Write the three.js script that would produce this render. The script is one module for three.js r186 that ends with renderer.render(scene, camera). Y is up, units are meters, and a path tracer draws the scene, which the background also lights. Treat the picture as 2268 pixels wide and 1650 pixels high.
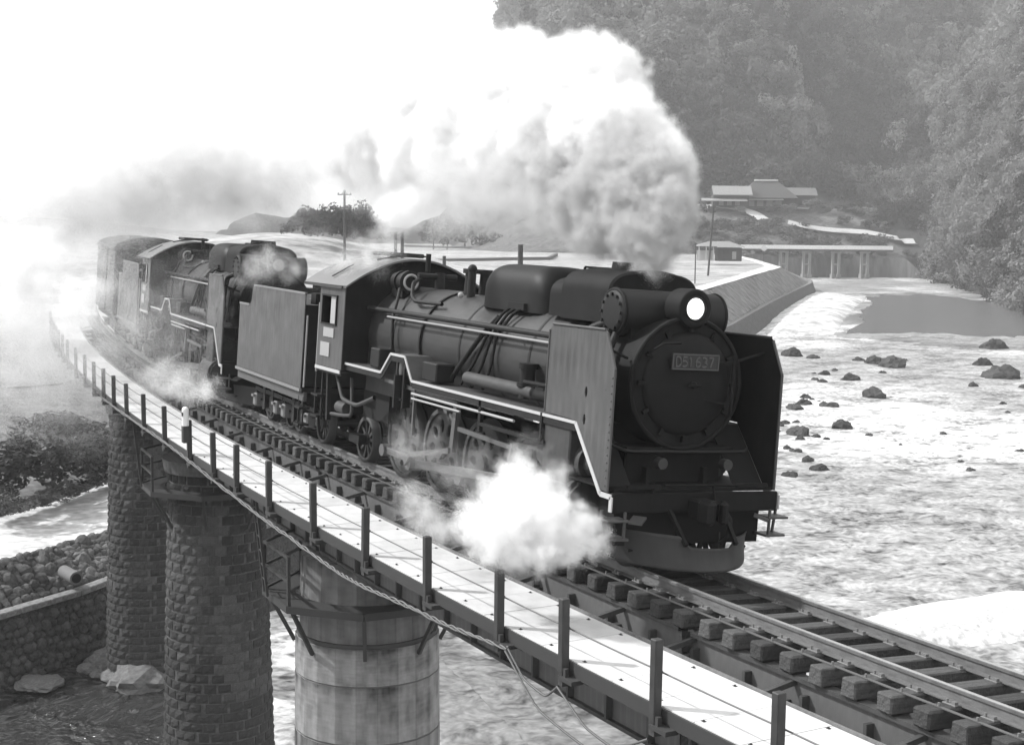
import * as THREE from 'three';
import { mergeGeometries } from 'three/addons/utils/BufferGeometryUtils.js';

// ---------------------------------------------------------------- camera, sky, sun, exposure
const scene = new THREE.Scene();
const FOCAL = 1470.48, CAM = new THREE.Vector3(15.589, 4.5946, 10.8589), YAW = 0.48353, PITCH = 0.10414, ROLL = -0.00983;
const camera = new THREE.PerspectiveCamera(2 * Math.atan(372 / FOCAL) * 180 / Math.PI, 1024 / 744, 0.1, 6000);
const FW = new THREE.Vector3(-Math.cos(YAW) * Math.cos(PITCH), -Math.sin(PITCH), -Math.sin(YAW) * Math.cos(PITCH));
const RT = new THREE.Vector3(), DN = new THREE.Vector3();
{
  const r0 = new THREE.Vector3().crossVectors(FW, new THREE.Vector3(0, 1, 0)).normalize(), d0 = new THREE.Vector3().crossVectors(FW, r0);
  const c = Math.cos(ROLL), s = Math.sin(ROLL);
  RT.copy(r0).multiplyScalar(c).addScaledVector(d0, s);
  DN.copy(d0).multiplyScalar(c).addScaledVector(r0, -s);
  camera.position.copy(CAM);
  camera.quaternion.setFromRotationMatrix(new THREE.Matrix4().makeBasis(RT, DN.clone().negate(), FW.clone().negate()));
}
scene.add(camera);
const SUN = new THREE.Vector3(-0.50, 0.66, 0.56).normalize();
{
  const W = 256, H = 128, d = new Float32Array(W * H * 4);
  for (let j = 0; j < H; j++) for (let i = 0; i < W; i++) {
    const el = ((j + 0.5) / H - 0.5) * Math.PI, az = ((i + 0.5) / W - 0.5) * 2 * Math.PI;
    const x = Math.cos(az) * Math.cos(el), y = Math.sin(el), z = Math.sin(az) * Math.cos(el), c = x * SUN.x + y * SUN.y + z * SUN.z;
    const hazy = 1.02 + 0.22 * Math.exp(-Math.max(0, y) * 3) + 0.55 * Math.exp((c - 1) * 5);
    const L = y < 0 ? 0.45 : hazy, o = (j * W + i) * 4;
    d[o] = d[o + 1] = d[o + 2] = L; d[o + 3] = 1;
  }
  const t = new THREE.DataTexture(d, W, H, THREE.RGBAFormat, THREE.FloatType);
  t.mapping = THREE.EquirectangularReflectionMapping; t.magFilter = THREE.LinearFilter; t.needsUpdate = true;
  scene.background = t; scene.environment = t;
}
const sun = new THREE.DirectionalLight(new THREE.Color(1, 1, 1), 4.5);
sun.name = 'sun'; sun.position.copy(SUN).multiplyScalar(150); sun.castShadow = true; sun.shadow.radius = 3;
sun.shadow.mapSize.set(4096, 4096);
Object.assign(sun.shadow.camera, { left: -120, right: 120, top: 120, bottom: -120, near: 1, far: 500 });
scene.add(sun, sun.target);
scene.fog = new THREE.FogExp2(new THREE.Color(0.9, 0.9, 0.9), 0.0005);
const renderer = new THREE.WebGLRenderer({ antialias: true });
renderer.toneMapping = THREE.LinearToneMapping;
renderer.toneMappingExposure = 1.3;
renderer.shadowMap.enabled = true; renderer.shadowMap.type = THREE.PCFSoftShadowMap;

// ---------------------------------------------------------------- helpers
function rng(seed) { let s = seed | 0; return () => { s = (s + 0x6d2b79f5) | 0; let t = Math.imul(s ^ (s >>> 15), 1 | s); t = (t + Math.imul(t ^ (t >>> 7), 61 | t)) ^ t; return ((t ^ (t >>> 14)) >>> 0) / 4294967296; }; }
const V = (x, y, z) => new THREE.Vector3(x, y, z);
const lerp = THREE.MathUtils.lerp, sstep = THREE.MathUtils.smoothstep, clamp = THREE.MathUtils.clamp, PI = Math.PI;
// ground frame: u to the right of the view, v forward from the camera, both horizontal
const SY = Math.sin(YAW), CY = Math.cos(YAW);
const UV = (u, v, y = 0) => V(CAM.x + u * SY - v * CY, y, CAM.z - u * CY - v * SY);
const toUV = (x, z) => { const dx = x - CAM.x, dz = z - CAM.z; return [dx * SY - dz * CY, -dx * CY - dz * SY]; };
// a place seen at (px, py) of the 2268 x 1650 print, at a depth along the view, or on a level plane
const dirOf = (px, py) => { const a = (px * 1024 / 2268 - 512) / FOCAL, b = (py * 1024 / 2268 - 372) / FOCAL; return V(0, 0, 0).addScaledVector(RT, a).addScaledVector(DN, b).add(FW); };
const at = (px, py, depth) => dirOf(px, py).multiplyScalar(depth).add(CAM);
const onY = (px, py, y) => { const d = dirOf(px, py); return d.multiplyScalar((y - CAM.y) / d.y).add(CAM); };
// the curved track: arc length s, sideways z (positive towards the walkway), height y
const KAPPA = 0.0037096, CANT = 0.06742, S0 = -5;
function track(s, z = 0, y = 0) { const th = (s - S0) * KAPPA; return V(S0 + Math.sin(th) / KAPPA + z * Math.sin(th), y, -(1 - Math.cos(th)) / KAPPA + z * Math.cos(th)); }
const heading = (s) => (s - S0) * KAPPA;
const canted = (s, y, z) => track(s, z * Math.cos(CANT) - y * Math.sin(CANT), y * Math.cos(CANT) + z * Math.sin(CANT));

// lattice noise
function hash3(x, y, z) { let h = Math.imul(x, 374761393) ^ Math.imul(y, 668265263) ^ Math.imul(z, 2147483647 - 1274126177); h = Math.imul(h ^ (h >>> 13), 1274126177); h ^= h >>> 16; return (h >>> 0) / 4294967296; }
function noise(x, y, z = 0, per = 0) {
  const xi = Math.floor(x), yi = Math.floor(y), zi = Math.floor(z), f = (t) => t * t * t * (t * (t * 6 - 15) + 10), a = f(x - xi), b = f(y - yi), c = f(z - zi);
  const w = per ? (n) => ((n % per) + per) % per : (n) => n, h = (i, j, k) => hash3(w(xi + i), w(yi + j), zi + k);
  const m = (p, q, t) => p + (q - p) * t;
  return m(m(m(h(0, 0, 0), h(1, 0, 0), a), m(h(0, 1, 0), h(1, 1, 0), a), b), m(m(h(0, 0, 1), h(1, 0, 1), a), m(h(0, 1, 1), h(1, 1, 1), a), b), c);
}
function fbm(x, y, z, oct, per = 0) { let s = 0, a = 0.5, n = 0; for (let i = 0; i < oct; i++) { s += a * noise(x, y, z + i * 17, per); n += a; a *= 0.5; x *= 2; y *= 2; z *= 2; per *= 2; } return s / n; }

function texture(w, h, fn, rep) {
  const d = new Uint8Array(w * h * 4);
  for (let j = 0; j < h; j++) for (let i = 0; i < w; i++) {
    const L = clamp(fn((i + 0.5) / w, (j + 0.5) / h), 0, 1), s = L <= 0.0031308 ? L * 12.92 : 1.055 * Math.pow(L, 1 / 2.4) - 0.055, o = (j * w + i) * 4;
    d[o] = d[o + 1] = d[o + 2] = Math.round(s * 255); d[o + 3] = 255;
  }
  const t = new THREE.DataTexture(d, w, h, THREE.RGBAFormat);
  t.wrapS = t.wrapT = THREE.RepeatWrapping; t.magFilter = THREE.LinearFilter; t.minFilter = THREE.LinearFilter; t.colorSpace = THREE.SRGBColorSpace; t.needsUpdate = true;
  if (rep) t.repeat.set(rep[0], rep[1]);
  return t;
}
const withRepeat = (t, x, y) => { const c = t.clone(); c.repeat.set(x, y); c.needsUpdate = true; return c; };
const T = {
  grime: texture(512, 512, (u, v) => 0.62 + 0.5 * (fbm(u * 8, v * 8, 3, 5, 8) - 0.25) - 0.25 * Math.pow(fbm(u * 40, v * 5, 9, 3, 5), 3)),
  speck: texture(256, 256, (u, v) => 0.55 + 0.75 * (fbm(u * 16, v * 16, 7, 4, 16) - 0.3)),
  wood: texture(512, 128, (u, v) => 0.5 + 0.6 * fbm(u * 3, v * 40, 5, 4, 3) * (0.7 + 0.5 * fbm(u * 6, v * 6, 2, 3, 6)) - 0.2 * (fbm(u * 2, v * 60, 8, 2, 2) > 0.66 ? 1 : 0)),
  streak: texture(512, 512, (u, v) => 0.72 + 0.55 * (fbm(u * 34, v * 3, 6, 4, 3) - 0.45) * (0.5 + fbm(u * 5, v * 4, 2, 2, 4)) + 0.3 * (fbm(u * 6, v * 6, 31, 5, 6) - 0.5)),
  soil: texture(512, 512, (u, v) => 0.45 + 0.9 * (fbm(u * 10, v * 10, 21, 6, 10) - 0.3)),
};
function mat(a, roughness = 0.8, o = {}) {
  const m = new THREE.MeshPhysicalMaterial({ roughness, ...o });
  if (Array.isArray(a)) m.color.setRGB(...a); else m.color.setRGB(a, a, a);
  return m;
}
const M = {
  black: mat(0.02, 0.6, { specularIntensity: 0.5, map: withRepeat(T.grime, 0.5, 0.5) }),
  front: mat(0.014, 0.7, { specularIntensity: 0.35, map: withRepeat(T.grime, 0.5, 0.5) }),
  soot: mat(0.015, 0.85, { specularIntensity: 0.4 }),
  side: mat(0.10, 0.65, { specularIntensity: 0.6, map: withRepeat(T.streak, 0.5, 0.5), roughnessMap: withRepeat(T.grime, 0.4, 0.4) }),
  boiler: mat(0.036, 0.5, { specularIntensity: 0.8, map: withRepeat(T.grime, 0.6, 0.4) }),
  dusty: mat(0.05, 0.7, { map: withRepeat(T.grime, 0.9, 0.9) }),
  trim: mat(0.42, 0.6), pale: mat(0.30, 0.55),
  steel: mat(0.30, 0.38, { metalness: 0.5 }), rod: mat(0.10, 0.5, { metalness: 0.3 }),
  girder: mat(0.07, 0.65, { map: withRepeat(T.grime, 0.8, 0.8) }),
  iron: mat(0.035, 0.65), post: mat(0.05, 0.6, { map: withRepeat(T.grime, 1.5, 1.5) }),
  rail: mat(0.16, 0.55, { map: withRepeat(T.grime, 1, 3) }), railTop: mat(0.5, 0.32, { metalness: 0.7 }),
  coal: mat(0.018, 0.6),
  glass: mat(0.9, 0.03, { transmission: 1, thickness: 0 }),
};
// geometry collector
const _m = new THREE.Matrix4(), _q = new THREE.Quaternion(), _e = new THREE.Euler();
const mx = (x, y, z, rx = 0, ry = 0, rz = 0, s = 1) => new THREE.Matrix4().compose(V(x, y, z), new THREE.Quaternion().setFromEuler(new THREE.Euler(rx, ry, rz)), Array.isArray(s) ? V(...s) : V(s, s, s));
function clean(g) {
  let n = g.index ? g.toNonIndexed() : g;
  if (!n.attributes.normal) n.computeVertexNormals();
  if (!n.attributes.uv) n.setAttribute('uv', new THREE.BufferAttribute(new Float32Array(n.attributes.position.count * 2), 2));
  for (const k of Object.keys(n.attributes)) if (!['position', 'normal', 'uv'].includes(k)) n.deleteAttribute(k);
  return n;
}
function uvScale(g, a, b) { const t = g.attributes.uv; for (let i = 0; i < t.count; i++) t.setXY(i, t.getX(i) * a, t.getY(i) * b); return g; }
// a box with chamfered edges, uv in metres
function chamferBox(w, h, d, c) {
  if (!c) { const g = new THREE.BoxGeometry(w, h, d).toNonIndexed(), P = g.attributes.position, N = g.attributes.normal, U = g.attributes.uv; for (let i = 0; i < P.count; i++) { const nx = Math.abs(N.getX(i)), ny = Math.abs(N.getY(i)); U.setXY(i, nx > 0.5 ? P.getZ(i) : P.getX(i), ny > 0.5 ? P.getZ(i) : P.getY(i)); } return g; }
  const x = w / 2, y = h / 2, z = d / 2, p = [], tri = (a, b, e) => { const n = V(...b).sub(V(...a)).cross(V(...e).sub(V(...a))); if (n.dot(V(a[0] + b[0] + e[0], a[1] + b[1] + e[1], a[2] + b[2] + e[2])) < 0) [b, e] = [e, b]; p.push(...a, ...b, ...e); };
  const quad = (a, b, e, f) => { tri(a, b, e); tri(a, e, f); };
  for (const s of [-1, 1]) {
    quad([s * x, -y + c, -z + c], [s * x, y - c, -z + c], [s * x, y - c, z - c], [s * x, -y + c, z - c]);
    quad([-x + c, s * y, -z + c], [x - c, s * y, -z + c], [x - c, s * y, z - c], [-x + c, s * y, z - c]);
    quad([-x + c, -y + c, s * z], [x - c, -y + c, s * z], [x - c, y - c, s * z], [-x + c, y - c, s * z]);
    for (const t of [-1, 1]) {
      quad([s * x, t * (y - c), -z + c], [s * x, t * (y - c), z - c], [s * (x - c), t * y, z - c], [s * (x - c), t * y, -z + c]);
      quad([s * x, -y + c, t * (z - c)], [s * x, y - c, t * (z - c)], [s * (x - c), y - c, t * z], [s * (x - c), -y + c, t * z]);
      quad([-x + c, s * y, t * (z - c)], [x - c, s * y, t * (z - c)], [x - c, s * (y - c), t * z], [-x + c, s * (y - c), t * z]);
      for (const r of [-1, 1]) tri([s * x, t * (y - c), r * (z - c)], [s * (x - c), t * y, r * (z - c)], [s * (x - c), t * (y - c), r * z]);
    }
  }
  const g = new THREE.BufferGeometry(); g.setAttribute('position', new THREE.Float32BufferAttribute(p, 3)); g.computeVertexNormals();
  const P = g.attributes.position, N = g.attributes.normal, U = new Float32Array(P.count * 2);
  for (let i = 0; i < P.count; i++) { const nx = Math.abs(N.getX(i)), ny = Math.abs(N.getY(i)), nz = Math.abs(N.getZ(i)); U[i * 2] = nx > ny && nx > nz ? P.getZ(i) : P.getX(i); U[i * 2 + 1] = ny >= nx && ny >= nz ? P.getZ(i) : P.getY(i); }
  g.setAttribute('uv', new THREE.BufferAttribute(U, 2));
  return g;
}
class MB {
  constructor() { this.g = []; }
  add(g, m) { g = clean(g); if (m) g = g.clone().applyMatrix4(m); this.g.push(g); return this; }
  box(w, h, d, x, y, z, rx = 0, ry = 0, rz = 0, c = 0) { return this.add(chamferBox(w, h, d, c), mx(x, y, z, rx, ry, rz)); }
  bar(a, b, w, h = w, c = 0) { // a beam from a to b, h measured up
    const d = b.clone().sub(a), L = d.length(); d.normalize();
    const up = Math.abs(d.y) > 0.95 ? V(1, 0, 0) : V(0, 1, 0), z = new THREE.Vector3().crossVectors(d, up).normalize(), y = new THREE.Vector3().crossVectors(z, d);
    return this.add(chamferBox(L, h, w, c), new THREE.Matrix4().makeBasis(d, y, z).setPosition(a.clone().add(b).multiplyScalar(0.5)));
  }
  rod(a, b, r, seg = 10, r2 = r) {
    const d = b.clone().sub(a), L = d.length(), g = uvScale(new THREE.CylinderGeometry(r2, r, L, seg), 2 * PI * r, L);
    return this.add(g, new THREE.Matrix4().compose(a.clone().add(b).multiplyScalar(0.5), new THREE.Quaternion().setFromUnitVectors(V(0, 1, 0), d.normalize()), V(1, 1, 1)));
  }
  tube(pts, r, n = 24, seg = 7) { return this.add(new THREE.TubeGeometry(new THREE.CatmullRomCurve3(pts, false, 'catmullrom', 0.2), n, r, seg, false)); }
  ball(r, x, y, z, s = [1, 1, 1], seg = 12) { return this.add(new THREE.SphereGeometry(r, seg, Math.ceil(seg * 0.7)), mx(x, y, z, 0, 0, 0, s)); }
  build(name, material, parent = scene) {
    const g = mergeGeometries(this.g); const m = new THREE.Mesh(g, material); m.name = name; m.castShadow = m.receiveShadow = true; if (parent) parent.add(m); return m;
  }
}
const extrude = (shape, depth, bevel = 0) => new THREE.ExtrudeGeometry(shape, { depth, bevelEnabled: bevel > 0, bevelThickness: bevel, bevelSize: bevel, bevelSegments: 1, curveSegments: 16 });
const poly = (pts) => new THREE.Shape(pts.map((p) => new THREE.Vector2(p[0], p[1])));
const used = new Map();
function numbered(n) { const k = used.get(n) ?? 0; used.set(n, k + 1); return k ? n + '_' + String(k).padStart(3, '0') : n; }
function tag(o, label, category, group, kind) { if (label) o.userData.label = label; if (category) o.userData.category = category; if (group) o.userData.group = group; if (kind) o.userData.kind = kind; return o; }
function thing(name, label, category, pos = [0, 0, 0], turn = 0, group) { const o = new THREE.Group(); o.name = numbered(name); o.position.set(...pos); o.rotation.y = turn; scene.add(o); return tag(o, label, category, group); }
function part(name, geo, m, parent) { const o = new THREE.Mesh(geo, m); o.name = name; o.castShadow = o.receiveShadow = true; parent.add(o); return o; }
const ORD = ['first', 'second', 'third', 'fourth', 'fifth', 'sixth', 'seventh', 'eighth', 'ninth', 'tenth', 'eleventh', 'twelfth', 'thirteenth', 'fourteenth', 'fifteenth', 'sixteenth', 'seventeenth', 'eighteenth', 'nineteenth', 'twentieth', 'twenty-first', 'twenty-second', 'twenty-third', 'twenty-fourth', 'twenty-fifth', 'twenty-sixth', 'twenty-seventh', 'twenty-eighth', 'twenty-ninth', 'thirtieth', 'thirty-first', 'thirty-second', 'thirty-third', 'thirty-fourth', 'thirty-fifth', 'thirty-sixth', 'thirty-seventh', 'thirty-eighth', 'thirty-ninth', 'fortieth', 'forty-first', 'forty-second', 'forty-third'];
function struct(o) { o.userData.kind = 'structure'; return o; }
// ---------------------------------------------------------------- land
const WATER = -12;
function along(pts, v) { // piecewise u(v)
  if (v <= pts[0][1]) return pts[0][0];
  for (let i = 1; i < pts.length; i++) if (v <= pts[i][1]) return lerp(pts[i - 1][0], pts[i][0], (v - pts[i - 1][1]) / (pts[i][1] - pts[i - 1][1]));
  return pts[pts.length - 1][0];
}
function gridMesh(rows, cols, fn, keep) { // fn(i, j) -> [Vector3, u, v, tone]; keep(a, b, c) decides which of several meshes takes a triangle (-1: none)
  const P = [], U = [], C = [], idx = [[], [], []];
  for (let i = 0; i <= rows; i++) for (let j = 0; j <= cols; j++) { const r = fn(i, j); P.push(r[0].x, r[0].y, r[0].z); U.push(r[1], r[2]); const t = r[3] ?? 1; C.push(t, t, t); }
  for (let i = 0; i < rows; i++) for (let j = 0; j < cols; j++) {
    const a = i * (cols + 1) + j, b = a + 1, c = a + cols + 1, d = c + 1;
    for (const t of [[a, b, c], [b, d, c]]) { const k = keep ? keep(...t) : 0; if (k >= 0) idx[k].push(...t); }
  }
  const out = idx.map((ix) => {
    if (!ix.length) return null;
    const g = new THREE.BufferGeometry();
    g.setAttribute('position', new THREE.Float32BufferAttribute(P, 3)); g.setAttribute('uv', new THREE.Float32BufferAttribute(U, 2)); g.setAttribute('color', new THREE.Float32BufferAttribute(C, 3));
    // winding so that faces look up
    const q = (n) => V(P[n * 3], P[n * 3 + 1], P[n * 3 + 2]);
    let up = 0; for (let i = 0; i < Math.min(ix.length, 3000); i += 3) up += q(ix[i + 1]).sub(q(ix[i])).cross(q(ix[i + 2]).sub(q(ix[i]))).y;
    if (up < 0) for (let i = 0; i < ix.length; i += 3) [ix[i + 1], ix[i + 2]] = [ix[i + 2], ix[i + 1]];
    g.setIndex(ix); g.computeVertexNormals();
    return g;
  });
  return out;
}
function ground(name, geo, m) { const o = struct(part(name, geo, m, scene)); return o; }
// a strip sheet between polylines of [u, v, y]; all polylines have the same number of stations
function strip(lines, sub, bumpy = 0, seed = 1) {
  const n = lines[0].length - 1, rows = n * sub;
  return gridMesh(rows, lines.length - 1, (i, j) => {
    const k = Math.min(n - 1, Math.floor(i / sub)), f = i / sub - k, a = lines[j][k], b = lines[j][k + 1];
    const u = lerp(a[0], b[0], f), v = lerp(a[1], b[1], f), y = lerp(a[2], b[2], f) + bumpy * (fbm(u * 0.35, v * 0.35, seed, 3) - 0.5);
    return [UV(u, v, y), v, (u - y) * 0.8, 1];
  })[0];
}

// far ground sheet out to the horizon, under everything
{
  const g = new THREE.CircleGeometry(1300, 64); g.rotateX(-PI / 2); uvScale(g, 240, 240);
  const o = ground('ground', g, mat(0.16, 0.95, { map: T.soil })); o.position.set(-500, -14.5, -300);
}

// the river
const riverL = [[-60, 5], [-60, 30], [-36, 37], [-20, 49], [-17, 52], [-14, 57], [-11, 62], [-5, 80], [1, 100], [14, 150], [28, 197], [44, 256], [66, 333], [70, 350], [73, 400], [75, 460], [76, 560]];
const riverR = [[60, 5], [100, 120], [108, 200], [112, 278], [128, 384], [140, 503], [146, 560]];
const bankR = [[92, 120], [92, 220], [97, 278], [117, 384], [125, 455], [120, 510], [113, 560], [108, 640], [130, 800], [180, 1100]];
let rippleTex;
const poolPoly = [[47, 214], [52, 212], [57, 214], [66, 205], [80, 200], [112, 198], [114, 300], [108, 330], [98, 352], [86, 350], [78, 330], [70, 296], [59, 262]];
function inside(pts, u, v) { let c = false; for (let i = 0, j = pts.length - 1; i < pts.length; j = i++) { const [ui, vi] = pts[i], [uj, vj] = pts[j]; if ((vi > v) !== (vj > v) && u < (uj - ui) * (v - vi) / (vj - vi) + ui) c = !c; } return c; }
{
  const foam = texture(1024, 1024, (x, y) => {
    const wx = fbm(x * 6, y * 6, 31, 3, 6) - 0.5, wy = fbm(x * 6, y * 6, 47, 3, 6) - 0.5;
    const r = 1 - Math.abs(2 * fbm(x * 16 + wx * 2.6, y * 18 + wy * 2.6, 3, 4) - 1) * 1.8, f = fbm(x * 64 + wx * 6, y * 72 + wy * 6, 12, 3), big = fbm(x * 5, y * 7, 77, 3, 5);
    return 0.345 + 0.27 * (r - 0.45) + 0.6 * (f - 0.5) + 0.5 * (big - 0.5);
  });
  const ripple = texture(512, 512, (x, y) => { const wx = fbm(x * 5, y * 5, 5, 3, 5) - 0.5; return 0.5 + 1.1 * (fbm(x * 24 + wx * 4, y * 28 + wx * 4, 61, 4) - 0.5); });
  const rows = 560, cols = 280, uvs = [], V0 = 14, V1 = 560;
  const geos = gridMesh(rows, cols, (i, j) => {
    const v = V0 * Math.pow(V1 / V0, i / rows), a = along(riverL, v) - 5, b = along(riverR, v) + 4;
    // columns crowd round the part in view
    const u = lerp(Math.max(a, -0.42 * v - 3), Math.min(b, 0.44 * v + 6), j / cols), w = UV(u, v, 0);
    uvs.push([u, v]);
    const rough = v < 130 ? 1 : v < 220 ? 0.8 : 0.4, calm = inside(poolPoly, u + 5 * (fbm(u * 0.1, v * 0.1, 4, 2) - 0.5), v) ? 0.1 : 1;
    const h = rough * calm * (0.30 * (fbm(u * 0.4, v * 0.45, 8, 4) - 0.5) + (v < 90 ? 0.16 * (fbm(u * 1.9, v * 2.4, 18, 3) - 0.5) : 0));
    w.y = WATER + h;
    const z = fbm(u * 0.06, v * 0.035, 90, 4), e2 = fbm(u * 0.09, v * 0.06, 4, 3) - 0.5, near = v > 170 && v < 400 && inside(poolPoly, u + e2 * 40 + 2, v + e2 * 50 + 3) ? 0.42 : 1, tone = near * lerp(0.7, 1.5, sstep(z, 0.32, 0.7)) * (v > 330 ? 0.85 : 1);
    return [w, (u * 0.94 + v * 0.34) / 16, (v * 0.94 - u * 0.34) / 16, tone];
  }, (p, q, r) => {
    const u = (uvs[p][0] + uvs[q][0] + uvs[r][0]) / 3, v = (uvs[p][1] + uvs[q][1] + uvs[r][1]) / 3, n = fbm(u * 0.16, v * 0.11, 4, 3) - 0.5;
    if (v < 58 && u < -0.165 * v + n * 5 - 0.8) return 2;
    return 0;
  });
  ground('river_rapids', geos[0], mat(1, 0.42, { map: foam, vertexColors: true, bumpMap: ripple, bumpScale: 0.08 }));
  rippleTex = ripple;
  if (geos[2]) ground('river_backwater', geos[2], mat(0.03, 0.07, { bumpMap: withRepeat(ripple, 0.8, 0.8), bumpScale: 0.55, ior: 1.33 }));
}
const MG = {
  gravel: mat(0.85, 0.95, { map: withRepeat(T.soil, 0.06, 0.06) }), sand: mat(0.82, 0.95, { map: withRepeat(T.speck, 0.3, 0.3) }),
  grass: mat(0.30, 0.95, { map: withRepeat(T.soil, 0.12, 0.12) }), field: mat(0.50, 0.95, { map: withRepeat(T.soil, 0.05, 0.05) }),
  road: mat(0.80, 0.92, { map: withRepeat(T.speck, 0.2, 0.2) }), slope: mat(0.20, 0.95, { map: withRepeat(T.soil, 0.22, 0.22) }),
  wall: mat(0.075, 0.9, { map: withRepeat(T.speck, 0.8, 0.8), bumpMap: withRepeat(T.speck, 0.8, 0.8), bumpScale: 0.15 }), cope: mat(0.24, 0.85, { map: withRepeat(T.speck, 0.6, 0.6) }),
  hill: mat(0.11, 0.95, { vertexColors: true, map: withRepeat(T.soil, 0.1, 0.1) }),
};
// gravel bar by the levee and the white sand bar at the near right
function bar(name, pts, y, h, m, seed, rag = 1) {
  let cu = 0, cv = 0; for (const p of pts) { cu += p[0] / pts.length; cv += p[1] / pts.length; }
  const n = 260, rings = 14, ang = [...Array(n + 1).keys()].map((k) => { // outline at each bearing by walking the polygon
    const t = (k % n) / n * pts.length, a = pts[Math.floor(t) % pts.length], b = pts[(Math.floor(t) + 1) % pts.length], f = t - Math.floor(t);
    return [lerp(a[0], b[0], f), lerp(a[1], b[1], f)];
  });
  const g = gridMesh(rings, n, (i, j) => { const f = i / rings, w = 1 + rag * (0.22 * (fbm(j % n * 0.07, 2, seed, 3) - 0.5) + 0.035 * (noise(j % n * 0.45, 5, seed) - 0.5)) * 2 * f, u = lerp(cu, ang[j][0], f * w), v = lerp(cv, ang[j][1], f * w); return [UV(u, v, y + h * (1 - f ** 2.4) - 0.35 * f ** 6 + 0.35 * h * (fbm(u * 0.3, v * 0.3, seed, 3) - 0.5)), u, v, 1]; })[0];
  return ground(name, g, m);
}
bar('river_pool', poolPoly, WATER + 0.16, 0, mat(0.13, 0.2, { bumpMap: withRepeat(rippleTex, 0.08, 0.08), bumpScale: 0.05, ior: 1.33 }), 23, 0.9);
bar('gravel_bar', [[34, 200], [42, 214], [50, 224], [60, 262], [70, 296], [77, 318], [77, 345], [70, 356], [62, 333], [43, 256]], WATER + 0.1, 0.9, MG.gravel, 5, 0.3);
bar('sand_bar', [[8.5, 56.5], [13, 55.2], [22, 57.5], [33, 60], [40, 66], [33, 69.5], [22, 65.5], [13, 60]], WATER + 0.05, 0.55, MG.sand, 9, 0.7);

// left bank: wall foot, coping, revetment, road, slope
const wallFoot = [[-36, 36.5, -12.8], [-18.0, 49.8, -12.8], [-15.6, 53.9, -12.8], [-13.2, 55.6, -12.8], [-9.3, 61.2, -12.8], [-3, 80, -12.8], [2, 100, -12.8]];
const copeOut = [[-36.4, 37.2, -9.55], [-18.4, 50.4, -9.55], [-16.3, 54.2, -9.55], [-14.6, 56.4, -9.2], [-10.2, 61.8, -8.4], [-3.9, 80.6, -7.5], [1.1, 100.6, -6.5]];
const shift = (L, du, dv, dy) => L.map((p) => [p[0] + du, p[1] + dv, p[2] + dy]);
const copeIn = shift(copeOut, -0.45, 0.3, 0.02);
const roadIn = [[-40, 41, -8.3], [-19.2, 53.6, -8.3], [-17.8, 56.6, -8.3], [-16.4, 58.8, -8.2], [-12.4, 64.5, -7.6], [-5.6, 83, -6.8], [-0.6, 103, -6]];
const roadOut = [[-46, 48, -8.25], [-21.8, 61.6, -8.25], [-20.6, 65.6, -8.25], [-19.4, 69.6, -8.1], [-14.6, 76, -7.5], [-8, 93, -6.6], [-4, 112, -5.8]];
const slopeTop = [[-52, 62, -4.6], [-27, 78, -4.6], [-25, 81, -4.7], [-23, 85, -4.8], [-17, 94, -5], [-11, 108, -5.1], [-7, 126, -5.2]];
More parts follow.
